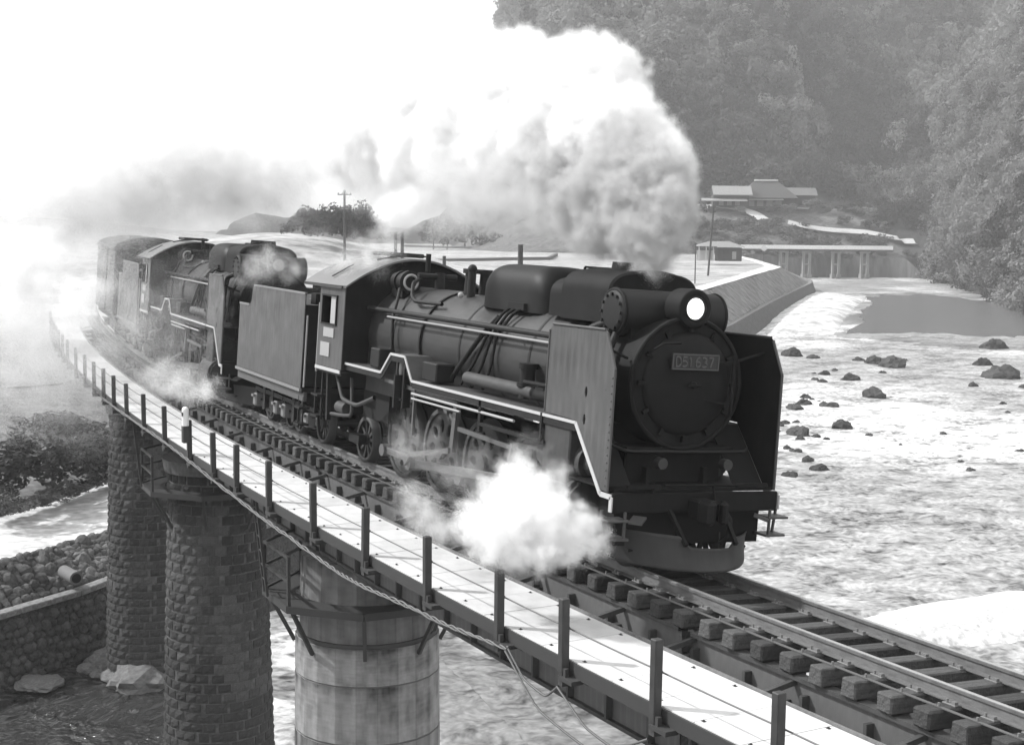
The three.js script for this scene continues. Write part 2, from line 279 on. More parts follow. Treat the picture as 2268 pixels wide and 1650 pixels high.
{
  const w = thing('retaining_wall', 'dark sloping river retaining wall with pale coping below the cobble slope', 'retaining wall');
  part('wall_face', strip([wallFoot, copeOut], 6), MG.wall, w);
  { // rough facing stones, bedded in the wall
    const R = rng(15), wm = [0.045, 0.065, 0.09].map((a) => mat(a, 0.9, { map: withRepeat(T.speck, 1, 1) })), g = [0, 1, 2].map((k) => { const q = new THREE.IcosahedronGeometry(1, 1), P = q.attributes.position; for (let i = 0; i < P.count; i++) { const s = 0.8 + 0.4 * noise(P.getX(i) * 1.7 + k * 5, P.getY(i) * 1.7, P.getZ(i) * 1.7); P.setXYZ(i, P.getX(i) * s, P.getY(i) * s, P.getZ(i) * s); } q.computeVertexNormals(); return q; });
    for (let i = 0; i < 30; i++) for (let j = 0; j < 9; j++) {
      const f = 0.62 + (i + (j % 2) * 0.5 + 0.35 * R()) / 30 * 2.3, k = Math.min(2, Math.floor(f)), t = f - k, h = (j + 0.9 + 0.4 * (R() - 0.5)) / 10.4, q = (L) => [lerp(L[k][0], L[k + 1][0], t), lerp(L[k][1], L[k + 1][1], t), lerp(L[k][2], L[k + 1][2], t)], a = q(wallFoot), b = q(copeOut);
      const o = part('wall_stone', g[Math.floor(R() * 3)], wm[Math.floor(R() * 3)], w), s = 0.13 + 0.09 * R(); o.position.copy(UV(lerp(a[0], b[0], h), lerp(a[1], b[1], h), lerp(a[2], b[2], h))); o.position.addScaledVector(FW, 0.05); o.scale.set(s * 1.2, s, s * 1.1); o.rotation.set(R() * 6, R() * 6, R() * 6);
    }
  }
  // coping stones, each its own block
  const cm = mat(0.26, 0.85, { map: withRepeat(T.speck, 0.6, 0.6) });
  for (let k = 0; k < copeOut.length - 2; k++) {
    const a = UV(copeOut[k][0], copeOut[k][1], copeOut[k][2]), b = UV(copeOut[k + 1][0], copeOut[k + 1][1], copeOut[k + 1][2]), L = a.distanceTo(b), n = Math.max(1, Math.round(L / 1.6));
    for (let i = k === 0 ? 6 : 0; i < n; i++) new MB().bar(a.clone().lerp(b, (i + 0.01) / n), a.clone().lerp(b, (i + 0.985) / n), 0.5, 0.22, 0.03).build('coping_stone', cm, w);
  }
  const r = thing('cobble_revetment', 'slope of rounded cobbles between the white road and the wall coping', 'revetment');
  part('mortar_bed', strip([copeIn, roadIn], 6, 0.1), mat(0.05, 0.95, { map: T.soil }), r);
  const R = rng(77), cob = [0, 1, 2, 3].map((k) => { const g = new THREE.IcosahedronGeometry(1, 1), P = g.attributes.position; for (let i = 0; i < P.count; i++) { const s = 0.82 + 0.36 * noise(P.getX(i) * 1.6 + k * 9, P.getY(i) * 1.6, P.getZ(i) * 1.6); P.setXYZ(i, P.getX(i) * s, P.getY(i) * s * 0.8, P.getZ(i) * s); } g.computeVertexNormals(); return g; });
  const cms = [0.07, 0.11, 0.17].map((a) => mat(a, 0.9, { map: withRepeat(T.speck, 1, 1) }));
  const rows = 9, per = 26;
  let made = 0;
  for (let i = 0; i < per; i++) for (let j = 0; j < rows; j++) {
    const f = 0.55 + (i + (j % 2) * 0.5 + 0.3 * R()) / per * 2.75, k = Math.min(2, Math.floor(f)), t = f - k, gg = (j + 0.5 + 0.3 * (R() - 0.5)) / rows;
    const q = (L) => [lerp(L[k][0], L[k + 1][0], t), lerp(L[k][1], L[k + 1][1], t), lerp(L[k][2], L[k + 1][2], t)], a = q(copeIn), b = q(roadIn);
    const p = UV(lerp(a[0], b[0], gg), lerp(a[1], b[1], gg), lerp(a[2], b[2], gg));
    if (made++ >= 290) continue;
    const o = part('cobble', cob[Math.floor(R() * 4)], cms[Math.floor(R() * 3)], r); const s = 0.19 + 0.13 * R();
    o.position.copy(p); o.position.y -= 0.07; const s2 = s * (0.75 + 0.6 * R() * R()); o.scale.set(s2 * 1.2, s2, s2); o.rotation.set(R() * 6, R() * 6, R() * 6);
  }
  ground('road', strip([roadIn, roadOut], 6, 0.05, 3), MG.road);
  ground('bank_slope', strip([roadOut, slopeTop], 6, 0.8, 4), mat(0.22, 0.95, { map: withRepeat(T.soil, 0.3, 0.3) }));
  // drain pipe through the coping
  const p = thing('drain_pipe', 'short concrete drain pipe poking out over the wall coping', 'pipe', UV(-16.4, 54.0, -9.2).toArray());
  const dir = UV(-15.4, 53.0, 0).sub(UV(-16.6, 54.6, 0)).normalize().multiplyScalar(0.75), up = V(0, 0.32, 0);
  const g = uvScale(new THREE.CylinderGeometry(0.25, 0.25, 1.3, 20, 1, true), 1.6, 1.3);
  new MB().add(g, new THREE.Matrix4().compose(up.clone().addScaledVector(dir, -0.3), new THREE.Quaternion().setFromUnitVectors(V(0, 1, 0), dir.clone().normalize()), V(1, 1, 1)))
    .add(new THREE.RingGeometry(0.18, 0.25, 20), new THREE.Matrix4().compose(up.clone().addScaledVector(dir, 0.567), new THREE.Quaternion().setFromUnitVectors(V(0, 0, 1), dir.clone().normalize()), V(1, 1, 1))).build('pipe_wall', mat(0.14, 0.85), p);
  new MB().add(new THREE.CircleGeometry(0.245, 20), new THREE.Matrix4().compose(up.clone().addScaledVector(dir, 0.48), new THREE.Quaternion().setFromUnitVectors(V(0, 0, 1), dir.clone().normalize()), V(1, 1, 1))).build('pipe_bore_shade', M.soot, p);  // dark disc painted in for the shade inside the pipe
}
// levee with its path
const levO = [[-7, 126], [11, 150], [25, 199], [41, 256], [57, 313], [59.5, 345], [62, 381], [63.5, 415], [66, 470]], levY = [-5.1, -5, -5, -5, -5.1, -5.1, -5.1, -5.1, -5];
const levF = [[3, 126], [17, 150], [31, 197], [47, 256], [69, 333], [72.5, 350], [75, 390], [77, 420], [79, 470]];
{
  const O = levO.map((p, i) => [p[0], p[1], levY[i]]), I = O.map((p, i) => [p[0] - 2.5, p[1] + (i === 4 ? 6 : 0.7), p[2]]), F = levF.map((p) => [p[0], p[1], -13]), B = levF.map((p) => [p[0] - 1.3, p[1] + 0.5, -9.2]), B2 = B.map((p) => [p[0] - 0.7, p[1] + 0.2, -9.15]);
  const l = thing('levee', 'sloping stone faced levee with a white path along its top beside the river', 'levee');
  part('upper_slope', strip([B2, O.map((p) => [p[0], p[1], p[2] - 0.06])], 10, 0.5, 6), mat(0.30, 0.95, { map: withRepeat(T.soil, 0.11, 0.11), bumpMap: withRepeat(T.soil, 0.043, 0.057), bumpScale: 0.5 }), l);
  part('berm_edge', strip([B, B2], 10), MG.cope, l);
  part('lower_wall', strip([F, B], 10), mat(0.13, 0.9, { map: withRepeat(T.speck, 0.2, 0.2) }), l);
  ground('path', strip([I, O], 10, 0.1, 2), MG.road);
  // fields left of the levee
  const edge = [...slopeTop, ...I.slice(1), [64, 560, -5]];
  ground('field', gridMesh(edge.length * 8 - 8, 60, (i, j) => {
    const k = Math.min(edge.length - 2, Math.floor(i / 8)), f = i / 8 - k, a = edge[k], b = edge[k + 1], u0 = lerp(a[0], b[0], f), v = lerp(a[1], b[1], f), t = (j / 60) ** 1.6, u = u0 - t * 330;
    const knoll = 7 * Math.exp(-(((u + 42) / 26) ** 2) - ((v - 262) / 45) ** 2) + 9 * sstep(-u, 60, 200);
    return [UV(u, v, lerp(lerp(a[2], b[2], f), -5.25, sstep(t, 0, 0.02)) + knoll + 0.15 * (fbm(u * 0.1, v * 0.1, 3, 3) - 0.5)), u, v, (0.8 + 0.5 * (noise(u * 0.03, v * 0.06, 4))) * (v < 150 && u < 0 ? lerp(0.4, 1, sstep(v, 95, 150)) : 1)];
  })[0], mat(0.46, 0.95, { map: withRepeat(T.soil, 0.05, 0.05), vertexColors: true }));
}
// hills
function hillY(u, v) {
  const d = u - along(bankR, v), rough = 9 * (fbm(u * 0.03, v * 0.03, 15, 4) - 0.5) + sstep(v, 480, 640) * 70 * (fbm(u * 0.011, v * 0.009, 5, 3) - 0.5);
  const spur = d < -2 ? -40 : -13 + Math.min(Math.max(0, d), 45) * 1.5 + Math.max(0, d - 45) * 0.8;
  const vv = v - 0.25 * Math.max(0, u - 40);
  let mount = vv < 425 ? -40 : -6.2 + sstep(vv, 425, 478) * 15.2 + Math.max(0, vv - 492) * 0.56;
  mount = mount > -30 ? lerp(-8, mount, sstep(u * 700 / v, -38, 30)) : mount;
  return Math.min(330, Math.max(spur, mount)) + (spur > -30 || vv > 495 ? rough : rough * 0.1);
}
{
  const g = gridMesh(150, 130, (i, j) => { const v = 120 + (i / 150) ** 1.25 * 1000, u = -120 + j / 130 * 620; return [UV(u, v, hillY(u, v)), u, v, v > 500 || u > along(bankR, v) - 4 ? 0.4 : 1.5]; }, (a, b, c) => 0);
  const P = g[0].attributes.position, ix = g[0].index.array, keep = [];
  for (let i = 0; i < ix.length; i += 3) if (Math.max(P.getY(ix[i]), P.getY(ix[i + 1]), P.getY(ix[i + 2])) > -13) keep.push(ix[i], ix[i + 1], ix[i + 2]);
  g[0].setIndex(keep);
  ground('hill', g[0], MG.hill);
}

// where a line of sight meets the hillside
function onHill(px, py) { const d = dirOf(px, py); for (let k = 180; k < 1200; k += 1.5) { const q = d.clone().multiplyScalar(k).add(CAM), [u, v] = toUV(q.x, q.z), y = hillY(u, v); if (y > -12.5 && q.y <= y) return q; } return d.multiplyScalar(430).add(CAM); }
const laneSpots = [];
function lane(pts, w, first) {
  const P = pts.map((p) => onHill(p[0], p[1])), c = new THREE.CatmullRomCurve3(P).getPoints(pts.length * 6), q = [], ix = [];
  c.forEach((p, i) => { const t = c[Math.min(c.length - 1, i + 1)].clone().sub(c[Math.max(0, i - 1)]).setY(0).normalize(), n = V(-t.z, 0, t.x); laneSpots.push(p); for (const s of [-1, 1]) { const x = p.x + n.x * s * w, z = p.z + n.z * s * w, [u, v] = toUV(x, z); q.push(x, Math.max(hillY(u, v), p.y - 3) + 1.2, z); } if (i) { const a = (i - 1) * 2; ix.push(a, a + 1, a + 2, a + 1, a + 3, a + 2); } });
  const g = new THREE.BufferGeometry(); g.setAttribute('position', new THREE.Float32BufferAttribute(q, 3)); g.setAttribute('uv', new THREE.Float32BufferAttribute(new Float32Array(q.length / 3 * 2), 2)); g.setIndex(ix); g.computeVertexNormals();
  ground(numbered('lane'), g, mat(0.5, 0.95, { side: THREE.DoubleSide }));
}
lane([[1505, 456], [1545, 464], [1590, 466], [1635, 470], [1665, 480], [1690, 494]], 2.2);
lane([[1745, 503], [1790, 510], [1850, 518], [1920, 526], [1980, 535], [2025, 546]], 1.6);
const nearLane = (p, r) => laneSpots.some((q) => { const dx = q.x - p.x, dz = q.z - p.z; return dx * dx + dz * dz < r * r || Math.hypot(q.x - p.x + FW.x * -9, q.z - p.z + FW.z * -9) < r; });
// ---------------------------------------------------------------- trees
const leafMats = [0.035, 0.075, 0.13, 0.23].map((a) => mat(a, 0.9, { transmission: 0.35, thickness: 0, side: THREE.DoubleSide, specularIntensity: 0.4 }));
const barkMat = mat(0.07, 0.9, { map: withRepeat(T.wood, 1, 1) });
// crown of unit height 1, base at y 0: lumps covered with small leaf clumps
function crownGeo(seed, lumps, leaves, size, shape = 'round') {
  const R = rng(seed), p = [], blobs = [];
  for (let i = 0; i < lumps; i++) {
    const a = R() * 2 * PI, h = shape === 'cone' ? R() ** 1.4 : 0.12 + 0.8 * R(), w = shape === 'cone' ? 0.34 * (1 - h) + 0.03 : shape === 'bush' ? 0.5 * Math.sqrt(1 - h * h * 0.8) : 0.40 * Math.sin(PI * (0.12 + 0.8 * h)), r = w * Math.sqrt(0.25 + 0.75 * R());
    blobs.push([Math.cos(a) * r, h * (shape === 'bush' ? 0.8 : 0.95), Math.sin(a) * r, (shape === 'cone' ? 0.10 + 0.1 * (1 - h) : 0.13 + 0.13 * R())]);
  }
  for (let i = 0; i < leaves; i++) {
    const b = blobs[Math.floor(R() * lumps)], t = R() * 2 * PI, c = R() * 2 - 1, q = Math.sqrt(1 - c * c), rr = b[3] * (0.72 + 0.4 * R());
    const n = V(q * Math.cos(t), c, q * Math.sin(t)), x = b[0] + n.x * rr, y = Math.max(0.01, b[1] + n.y * rr * 0.85), z = b[2] + n.z * rr, s = size * (0.55 + 0.9 * R());
    n.addScaledVector(V(R() - 0.5, R() - 0.5, R() - 0.5), 0.9).normalize();
    const e1 = V(R() - 0.5, R() - 0.5, R() - 0.5).cross(n).normalize(), e2 = new THREE.Vector3().crossVectors(n, e1), k = 0.55 + 0.3 * R();
    const A = [x - e1.x * s, y - e1.y * s, z - e1.z * s], B = [x + e2.x * s * k + n.x * s * 0.3, y + e2.y * s * k + n.y * s * 0.3, z + e2.z * s * k + n.z * s * 0.3], C = [x + e1.x * s, y + e1.y * s, z + e1.z * s], D = [x - e2.x * s * k, y - e2.y * s * k, z - e2.z * s * k];
    p.push(...A, ...B, ...C, ...A, ...C, ...D);
  }
  const g = new THREE.BufferGeometry(); g.setAttribute('position', new THREE.Float32BufferAttribute(p, 3)); g.computeVertexNormals(); return g;
}
function trunkGeo(seed, h, r) {
  const R = rng(seed), m = new MB(); m.rod(V(0, -0.3, 0), V(0.02 * h, h * 0.75, 0), r, 7, r * 0.45);
  for (let i = 0; i < 6; i++) { const y = h * (0.3 + 0.4 * R()), a = R() * 6.28, L = h * (0.2 + 0.15 * R()); m.rod(V(0.01 * h, y, 0), V(Math.cos(a) * L, y + L * 0.8, Math.sin(a) * L), r * 0.4, 5, r * 0.12); }
  return mergeGeometries(m.g);
}
const crowns = { far: [1, 2, 3, 4].map((k) => crownGeo(k, 10, 330, 0.058)), near: [11, 12, 13, 14].map((k) => crownGeo(k, 15, 900, 0.036)), cone: [21, 22].map((k) => crownGeo(k, 24, 260, 0.06, 'cone')), bush: [31, 32, 33].map((k) => crownGeo(k, 14, 1100, 0.042, 'bush')) };
// the wooded hillsides that nobody could count
function forest(name, spots, geos, label) {
  const lists = geos.map(() => []);
  spots.forEach((s, i) => lists[s.kind % geos.length].push(s));
  const g = thing(name, label, 'forest', [0, 0, 0]); g.userData.kind = 'stuff';
  lists.forEach((list, gi) => leafMats.forEach((lm, mi) => {
    const l = list.filter((s) => s.tone === mi); if (!l.length) return;
    const im = new THREE.InstancedMesh(geos[gi], lm, l.length); im.name = 'crowns'; im.userData.kind = 'stuff';
    l.forEach((s, i) => im.setMatrixAt(i, new THREE.Matrix4().compose(s.p, new THREE.Quaternion().setFromEuler(new THREE.Euler(0, s.turn, 0)), V(s.w, s.h, s.w))));
    im.castShadow = im.receiveShadow = true; g.add(im);
  }));
}
{
  const R = rng(5), spots = [], near = [];
  for (let v = 470; v < 1000; v += 6.5 + (v - 470) * 0.004) for (let u = -100; u < 0.40 * v + 20; u += 6) {
    const uu = u + 5 * (R() - 0.5), w = v + 5 * (R() - 0.5), d = uu - along(bankR, w), y = hillY(uu, w);
    if (y < 11 || (d > 0 && w < 600 && d < 110)) continue;
    if (y > 0.2 * w + 40) continue;
    const patch = 0.5 + 1.7 * (fbm(uu * 0.02, w * 0.014, 3, 3) - 0.5), t = patch + 0.35 * (R() - 0.5), cedar = patch < 0.42 && R() < 0.5;
    spots.push({ p: UV(uu, w, y - 1.2), h: 8 + 7 * R(), w: 8.5 + 5 * R(), turn: R() * 6.28, tone: t < 0.36 ? 0 : t < 0.52 ? 1 : t < 0.66 ? 2 : 3, kind: Math.floor(R() * 4) });
  }
  forest('hillside_forest', spots, crowns.far, 'hazy forest covering the mountain behind the farmhouse');
  for (let v = 225; v < 620; v += 4.2 + (v - 225) * 0.004) for (let d = 0.5; d < 112; d += 4.4) {
    const w = v + 3 * (R() - 0.5), uu = along(bankR, w) + d + 3 * (R() - 0.5); if (uu > 0.38 * w + 12) continue;
    const y = hillY(uu, w); if (nearLane(UV(uu, w), 9)) continue; const t = 0.43 + 1.7 * (fbm(uu * 0.035, w * 0.025, 8, 3) - 0.5) + 0.65 * (R() - 0.5);
    if (y > 0.2 * w + 30) continue; near.push({ p: UV(uu, w, y - 1), h: 6 + 6 * R(), w: 6.5 + 4 * R(), turn: R() * 6.28, tone: t < 0.36 ? 0 : t < 0.5 ? 1 : t < 0.62 ? 2 : 3, kind: Math.floor(R() * 4) });
  }
  forest('riverside_wood', near, crowns.near, 'dense sunlit wood on the steep slope right of the river');
  const scrub = [];
  for (let v = 436; v < 500; v += 4) for (let u = 34; u < 128; u += 4) { const uu = u + 4 * (R() - 0.5), w = v + 4 * (R() - 0.5), y = hillY(uu, w), p = UV(uu, w, y - 0.3); if (y < -7 || nearLane(p, 6) || R() < 0.35 || (uu > 66 && uu < 104 && w > 466)) continue; const s = 1.6 + 2.4 * R(); scrub.push({ p, h: s, w: s * 1.6, turn: R() * 6.28, tone: Math.floor(R() * 3.4), kind: Math.floor(R() * 3) }); }
  forest('hillside_scrub', scrub, crowns.bush, 'low scrub scattered over the slope between the farmhouse and the far footbridge');
  console.log('forest', spots.length, near.length);
}
// single trees and shrubs
const treeProto = new Map();
function tree(name, label, category, p, h, w, kind, variant, tone, turn, group, withTrunk = true) {
  const o = thing(name, label, category, p.toArray(), turn, group), lift = withTrunk ? h * 0.18 : 0;
  const c = part('crown', crowns[kind][variant % crowns[kind].length], leafMats[tone], o); c.position.y = lift; c.scale.set(w, h - lift, w);
  if (withTrunk) { const key = variant % 3; if (!treeProto.has(key)) treeProto.set(key, trunkGeo(50 + key, 1, 0.028)); const t = part('trunk', treeProto.get(key), barkMat, o); t.scale.set(h, h * 0.85, h); }
  return o;
}
{
  const R = rng(19);
  // row of trees across the fields behind the smoke: [px, base py, height in print pixels, tone]
  const row = [[960, 552, 70, 0], [990, 553, 60, 1], [1030, 550, 85, 0], [1062, 552, 60, 0], [1098, 553, 40, 1], [1150, 550, 62, 0], [1185, 552, 78, 0], [1222, 554, 66, 1], [1255, 553, 50, 0], [1300, 553, 52, 0], [1345, 553, 45, 1], [1400, 552, 55, 0]];
  for (const [i, [x, y, h, t]] of row.entries()) { const d = 420 + 40 * R(), p = onY(x, y, -5.3), k = p.distanceTo(CAM), m = h * 0.4515 / FOCAL * k; tree('field_tree', ORD[i] + ' from the left of the dark trees across the fields behind the smoke', 'tree', p, m, m * 0.95, 'far', Math.floor(R() * 4), t, R() * 6, 'trees across the fields'); }
  const knoll = [[660, 515, 50], [690, 520, 75], [722, 520, 66], [752, 528, 84], [782, 530, 92], [812, 532, 80], [842, 535, 66], [640, 520, 40], [675, 524, 60], [706, 526, 72], [737, 528, 78], [768, 530, 88], [797, 532, 86], [827, 534, 72]].sort((a, b) => a[0] - b[0]);
  for (const [i, [x, y, h]] of knoll.entries()) { const dep = 240 + 20 * R(), p = at(x, y, dep), m = h * 0.4515 / FOCAL * dep; tree('knoll_tree', ORD[i] + ' from the left of the dark trees massed on the knoll by the tall pole', 'tree', p, m * (0.8 + 0.4 * R()), m * 0.85, 'bush', i, 0, R() * 6, 'trees on the knoll', false); }
  const shrubs = [[1655, 545, 42], [1690, 545, 55], [1722, 546, 58], [1752, 546, 48], [1782, 546, 44], [1812, 547, 40], [1842, 548, 38], [1872, 548, 34], [1902, 549, 40], [1935, 550, 44], [1965, 552, 46], [1545, 505, 34], [1585, 508, 36], [1560, 545, 34], [1625, 512, 40], [1670, 516, 46], [1710, 520, 48], [1765, 522, 40], [1548, 462, 26], [1575, 470, 22], [1640, 470, 20], [1712, 466, 24], [1745, 470, 28], [1800, 466, 34], [1825, 472, 30]];
  shrubs.sort((a, b) => a[0] - b[0]); for (const [i, [x, y, h]] of shrubs.entries()) { const dep = 447 + (y < 480 ? 14 : 20 * R()), p = at(x, y, dep), m = h * 0.4515 / FOCAL * dep; p.y -= 0.5; tree('shrub', ORD[i] + ' from the left of the rounded shrubs behind the hut and far footbridge', 'shrub', p, m, m * 1.35, 'bush', Math.floor(R() * 3), 1 + Math.floor(R() * 2), R() * 6, 'shrubs behind the far footbridge', false); }
  const bank = [[30, 1075, 120, 62], [90, 1060, 130, 64], [150, 1060, 130, 66], [210, 1055, 120, 68], [10, 1000, 70, 72], [60, 985, 80, 74], [115, 985, 100, 74], [180, 990, 90, 76], [235, 1010, 90, 74], [262, 1040, 100, 72], [5, 1110, 60, 60]].sort((a, b) => a[0] - b[0]);
  bank.forEach(([x, y, h, dep], i) => { const p = at(x, y, dep), m = h * 0.4515 / FOCAL * dep; p.y -= 0.3; tree('bank_bush', ORD[i] + ' from the left of the dark tangled bushes above the white road at left', 'bush', p, m, m * 1.5, 'bush', i, i % 3 ? 0 : 1, R() * 6, 'bushes above the white road', false); });
  const fringe = [[12, 1140, 30], [45, 1131, 34], [78, 1122, 30], [110, 1112, 36], [140, 1102, 32], [168, 1093, 34], [198, 1084, 30], [226, 1076, 34]];
  fringe.forEach(([x, y, h], i) => { const p = onY(x, y, -8.0), k = p.clone().sub(CAM).dot(FW), m = h * 0.4515 / FOCAL * k; tree('verge_plant', ORD[i] + ' from the left of the pale weedy tufts edging the white road', 'plant', p, m, m * 2.2, 'bush', i, 2 + i % 2, R() * 6, 'weedy tufts along the white road', false); });
  // trees of the right bank that stand clear, bases at the water
  const right = [[1985, 603, 60], [2030, 612, 70], [2075, 622, 84], [2120, 636, 92], [2165, 650, 105], [2205, 662, 112], [2245, 682, 120], [2268, 700, 130]];
  for (const [i, [x, y, h]] of right.entries()) { const p = onY(x, y - 6, -11.6), k = p.clone().sub(CAM).dot(FW), m = h * 0.4515 / FOCAL * k; tree('bank_tree', ORD[i] + ' tree from the far footbridge along the right river bank, leaning over the water', 'tree', p, m, m * 0.95, 'near', Math.floor(R() * 4), 1 + Math.floor(R() * 3), R() * 6, 'trees along the right river bank'); }
  // a few bright crowns that stand out on the slope
  const bright = [[2170, 420, 150, 'tall pale feathery tree high on the right hillside', 3], [1985, 330, 95, 'pale rounded tree at the top of the right wood, nearest the farmhouse valley', 3], [2090, 285, 90, 'bright tree on the skyline of the right wood below the upper right corner', 3], [1905, 420, 80, 'sunlit tree at the left foot of the right wood above the hillside lane', 2]];
  for (const [x, y, h, lab, t] of bright) {
    const d = dirOf(x, y + h * 0.4); let k = 200; for (; k < 900; k += 2) { const q = d.clone().multiplyScalar(k).add(CAM), [u, v] = toUV(q.x, q.z); if (q.y < hillY(u, v)) break; }
    const p = d.clone().multiplyScalar(k).add(CAM), m = h * 0.4515 / FOCAL * k; tree('slope_tree', lab, 'tree', p, m * 1.1, m * 0.8, 'near', Math.floor(R() * 4), t, R() * 6);
  }
}
// ---------------------------------------------------------------- rocks
const rockMats = [0.032, 0.05, 0.08].map((a) => mat(a, 0.75, { flatShading: true, map: withRepeat(T.speck, 1, 1) }));
function rockGeo(seed, flat) { const g = new THREE.IcosahedronGeometry(1, 4), P = g.attributes.position; for (let i = 0; i < P.count; i++) { const x = P.getX(i), y = P.getY(i), z = P.getZ(i), s = 0.42 + 0.75 * Math.round(5 * fbm(x * 1.3 + seed, y * 1.3, z * 1.3 + seed, 2)) / 5 + 0.5 * fbm(x * 2.6 + seed, y * 2.6, z * 2.6, 3); P.setXYZ(i, x * s, (y > 0 ? y : y * 0.4) * s * flat, z * s); } g.computeVertexNormals(); uvScale(g, 4, 3); return g; }
const rocks = [1, 2, 3, 4, 5].map((k) => rockGeo(k * 7.3, 0.62));
function rock(name, label, p, w, k, m, group, sy = 1, turn = 0) { const o = part(numbered(name), rocks[k % 5], m, scene); o.position.copy(p); o.scale.set(w, w * sy, w * 0.8); o.rotation.y = turn; return tag(o, label, 'rock', group); }
{
  const R = rng(42), src = (x, y) => [(2600 + x / 1.5) * 0.5537, (600 + y / 1.5) * 0.5537];
  const list = [[852, 1240, 95, 'lone domed boulder in the rapids nearest the locomotive, level with its number plate'], [985, 1252, 60], [1250, 1265, 60], [1340, 1282, 105, 'upright boulder at the left end of the rock cluster below the dark pool'], [1450, 1302, 155, 'long flat boulder, widest of the rock cluster below the dark pool'], [1528, 1266, 36], [1045, 1348, 62], [985, 1345, 35], [990, 1380, 45], [1038, 1394, 45], [1110, 1326, 40], [1200, 1382, 85, 'pale pointed rock alone between the rock clusters in the rapids'],
    [1397, 1340, 40], [1345, 1488, 112, 'big notched boulder alone in the middle of the rapids'], [930, 1490, 55], [975, 1500, 30], [1015, 1512, 26], [920, 1530, 80], [870, 1554, 85], [1070, 1545, 88, 'smooth rounded boulder right of the small rocks beside the smoke deflector'], [2065, 1192, 125, 'low wide rock at the edge of the dark pool, nearest the right edge'], [1998, 1292, 82, 'slanting boulder left of the largest rock by the right edge'], [2115, 1370, 178, 'largest rock, a broad jagged pair by the right edge of the picture'], [1940, 1422, 60], [2240, 1430, 60], [2115, 1528, 40], [2145, 1578, 36], [800, 1645, 60], [880, 1640, 45], [840, 1700, 50], [760, 1690, 40], [900, 1745, 60]];
  for (const [x, y, w] of [[640, 222, 50], [697, 240, 20], [537, 240, 58], [578, 244, 26], [602, 248, 18], [513, 270, 24], [531, 276, 28], [560, 296, 34], [587, 317, 42], [517, 334, 42], [500, 217, 18], [865, 238, 22], [927, 319, 26], [1040, 277, 28], [905, 300, 20], [770, 262, 16]]) list.push([(2240 + x * 1.771 - 2600) * 1.5, (1320 + y * 1.771 - 600) * 1.5, w * 2.1]);
  const small = list.filter((q) => !q[3]).sort((a, b) => a[0] - b[0]);
  for (const q of list) { const [x, y, w] = q, lab = q[3], o2 = small.indexOf(q); const p = onY(...src(x, y), WATER - 0.1), k = p.clone().sub(CAM).dot(FW), m = w * 0.1667 / FOCAL * k; rock('boulder', lab ?? (ORD[o2] ?? 'another') + ' from the left of the small dark rocks in the white rapids', p, m * 0.62, Math.floor(R() * 5), rockMats[Math.floor(R() * 2)], lab ? undefined : 'small rocks in the rapids', 1.0 + 0.4 * R(), R() * 6.28); }
  const left = [[82, 1512, 62, 'flat angular grey slab lying alone in the dark water at lower left', 0.4], [255, 1468, 62, 'rounded pale rock at the foot of the wall, left of the ragged one', 0.9], [318, 1500, 105, 'large ragged pale rock in the water against the stone pier', 0.75], [195, 1482, 28, 'small pale stone leftmost of those below the wall corner', 0.8], [222, 1492, 22, 'small pale stone in the gap left of the ragged rock', 0.8], [240, 1498, 20, 'smallest stone at the front of the group below the wall corner', 0.7]];
  left.forEach(([x, y, w, lab, sy], i) => { const p = onY(x, y, WATER + 0.05), k = p.clone().sub(CAM).dot(FW), m = w * 0.4515 / FOCAL * k; rock('stone', lab, p, m * 0.95, i, mat(0.16, 0.85, { map: withRepeat(T.speck, 1, 1) }), undefined, sy, i * 1.3); });
}
// ---------------------------------------------------------------- railway bridge
function sweep(profile, ss, f, closed = true) { // profile of [z, y] carried along the stations ss; f(s, y, z) -> point
  const n = profile.length, p = [], uv = []; let per = 0;
  const m = closed ? n : n - 1;
  for (let j = 0; j < m; j++) {
    const a = profile[j], b = profile[(j + 1) % n], L = Math.hypot(a[0] - b[0], a[1] - b[1]);
    for (let i = 0; i < ss.length - 1; i++) {
      const A = f(ss[i], a[1], a[0]), B = f(ss[i + 1], a[1], a[0]), C = f(ss[i + 1], b[1], b[0]), D = f(ss[i], b[1], b[0]);
      for (const q of [A, B, C, A, C, D]) p.push(q.x, q.y, q.z);
      uv.push(ss[i], per, ss[i + 1], per, ss[i + 1], per + L, ss[i], per, ss[i + 1], per + L, ss[i], per + L);
    }
    per += L;
  }
  const g = new THREE.BufferGeometry(); g.setAttribute('position', new THREE.Float32BufferAttribute(p, 3)); g.setAttribute('uv', new THREE.Float32BufferAttribute(uv, 2)); g.computeVertexNormals(); return g;
}
const stations = (a, b, d) => { const n = Math.ceil((b - a) / d); return [...Array(n + 1).keys()].map((i) => lerp(a, b, i / n)); };
const flat = (s, y, z) => track(s, z, y);
const onTrack = (o, s, y, z, cant = false) => { o.position.copy(cant ? canted(s, y, z) : track(s, z, y)); o.rotation.order = 'YXZ'; o.rotation.y = heading(s); if (cant) o.rotation.x = -CANT; return o; };

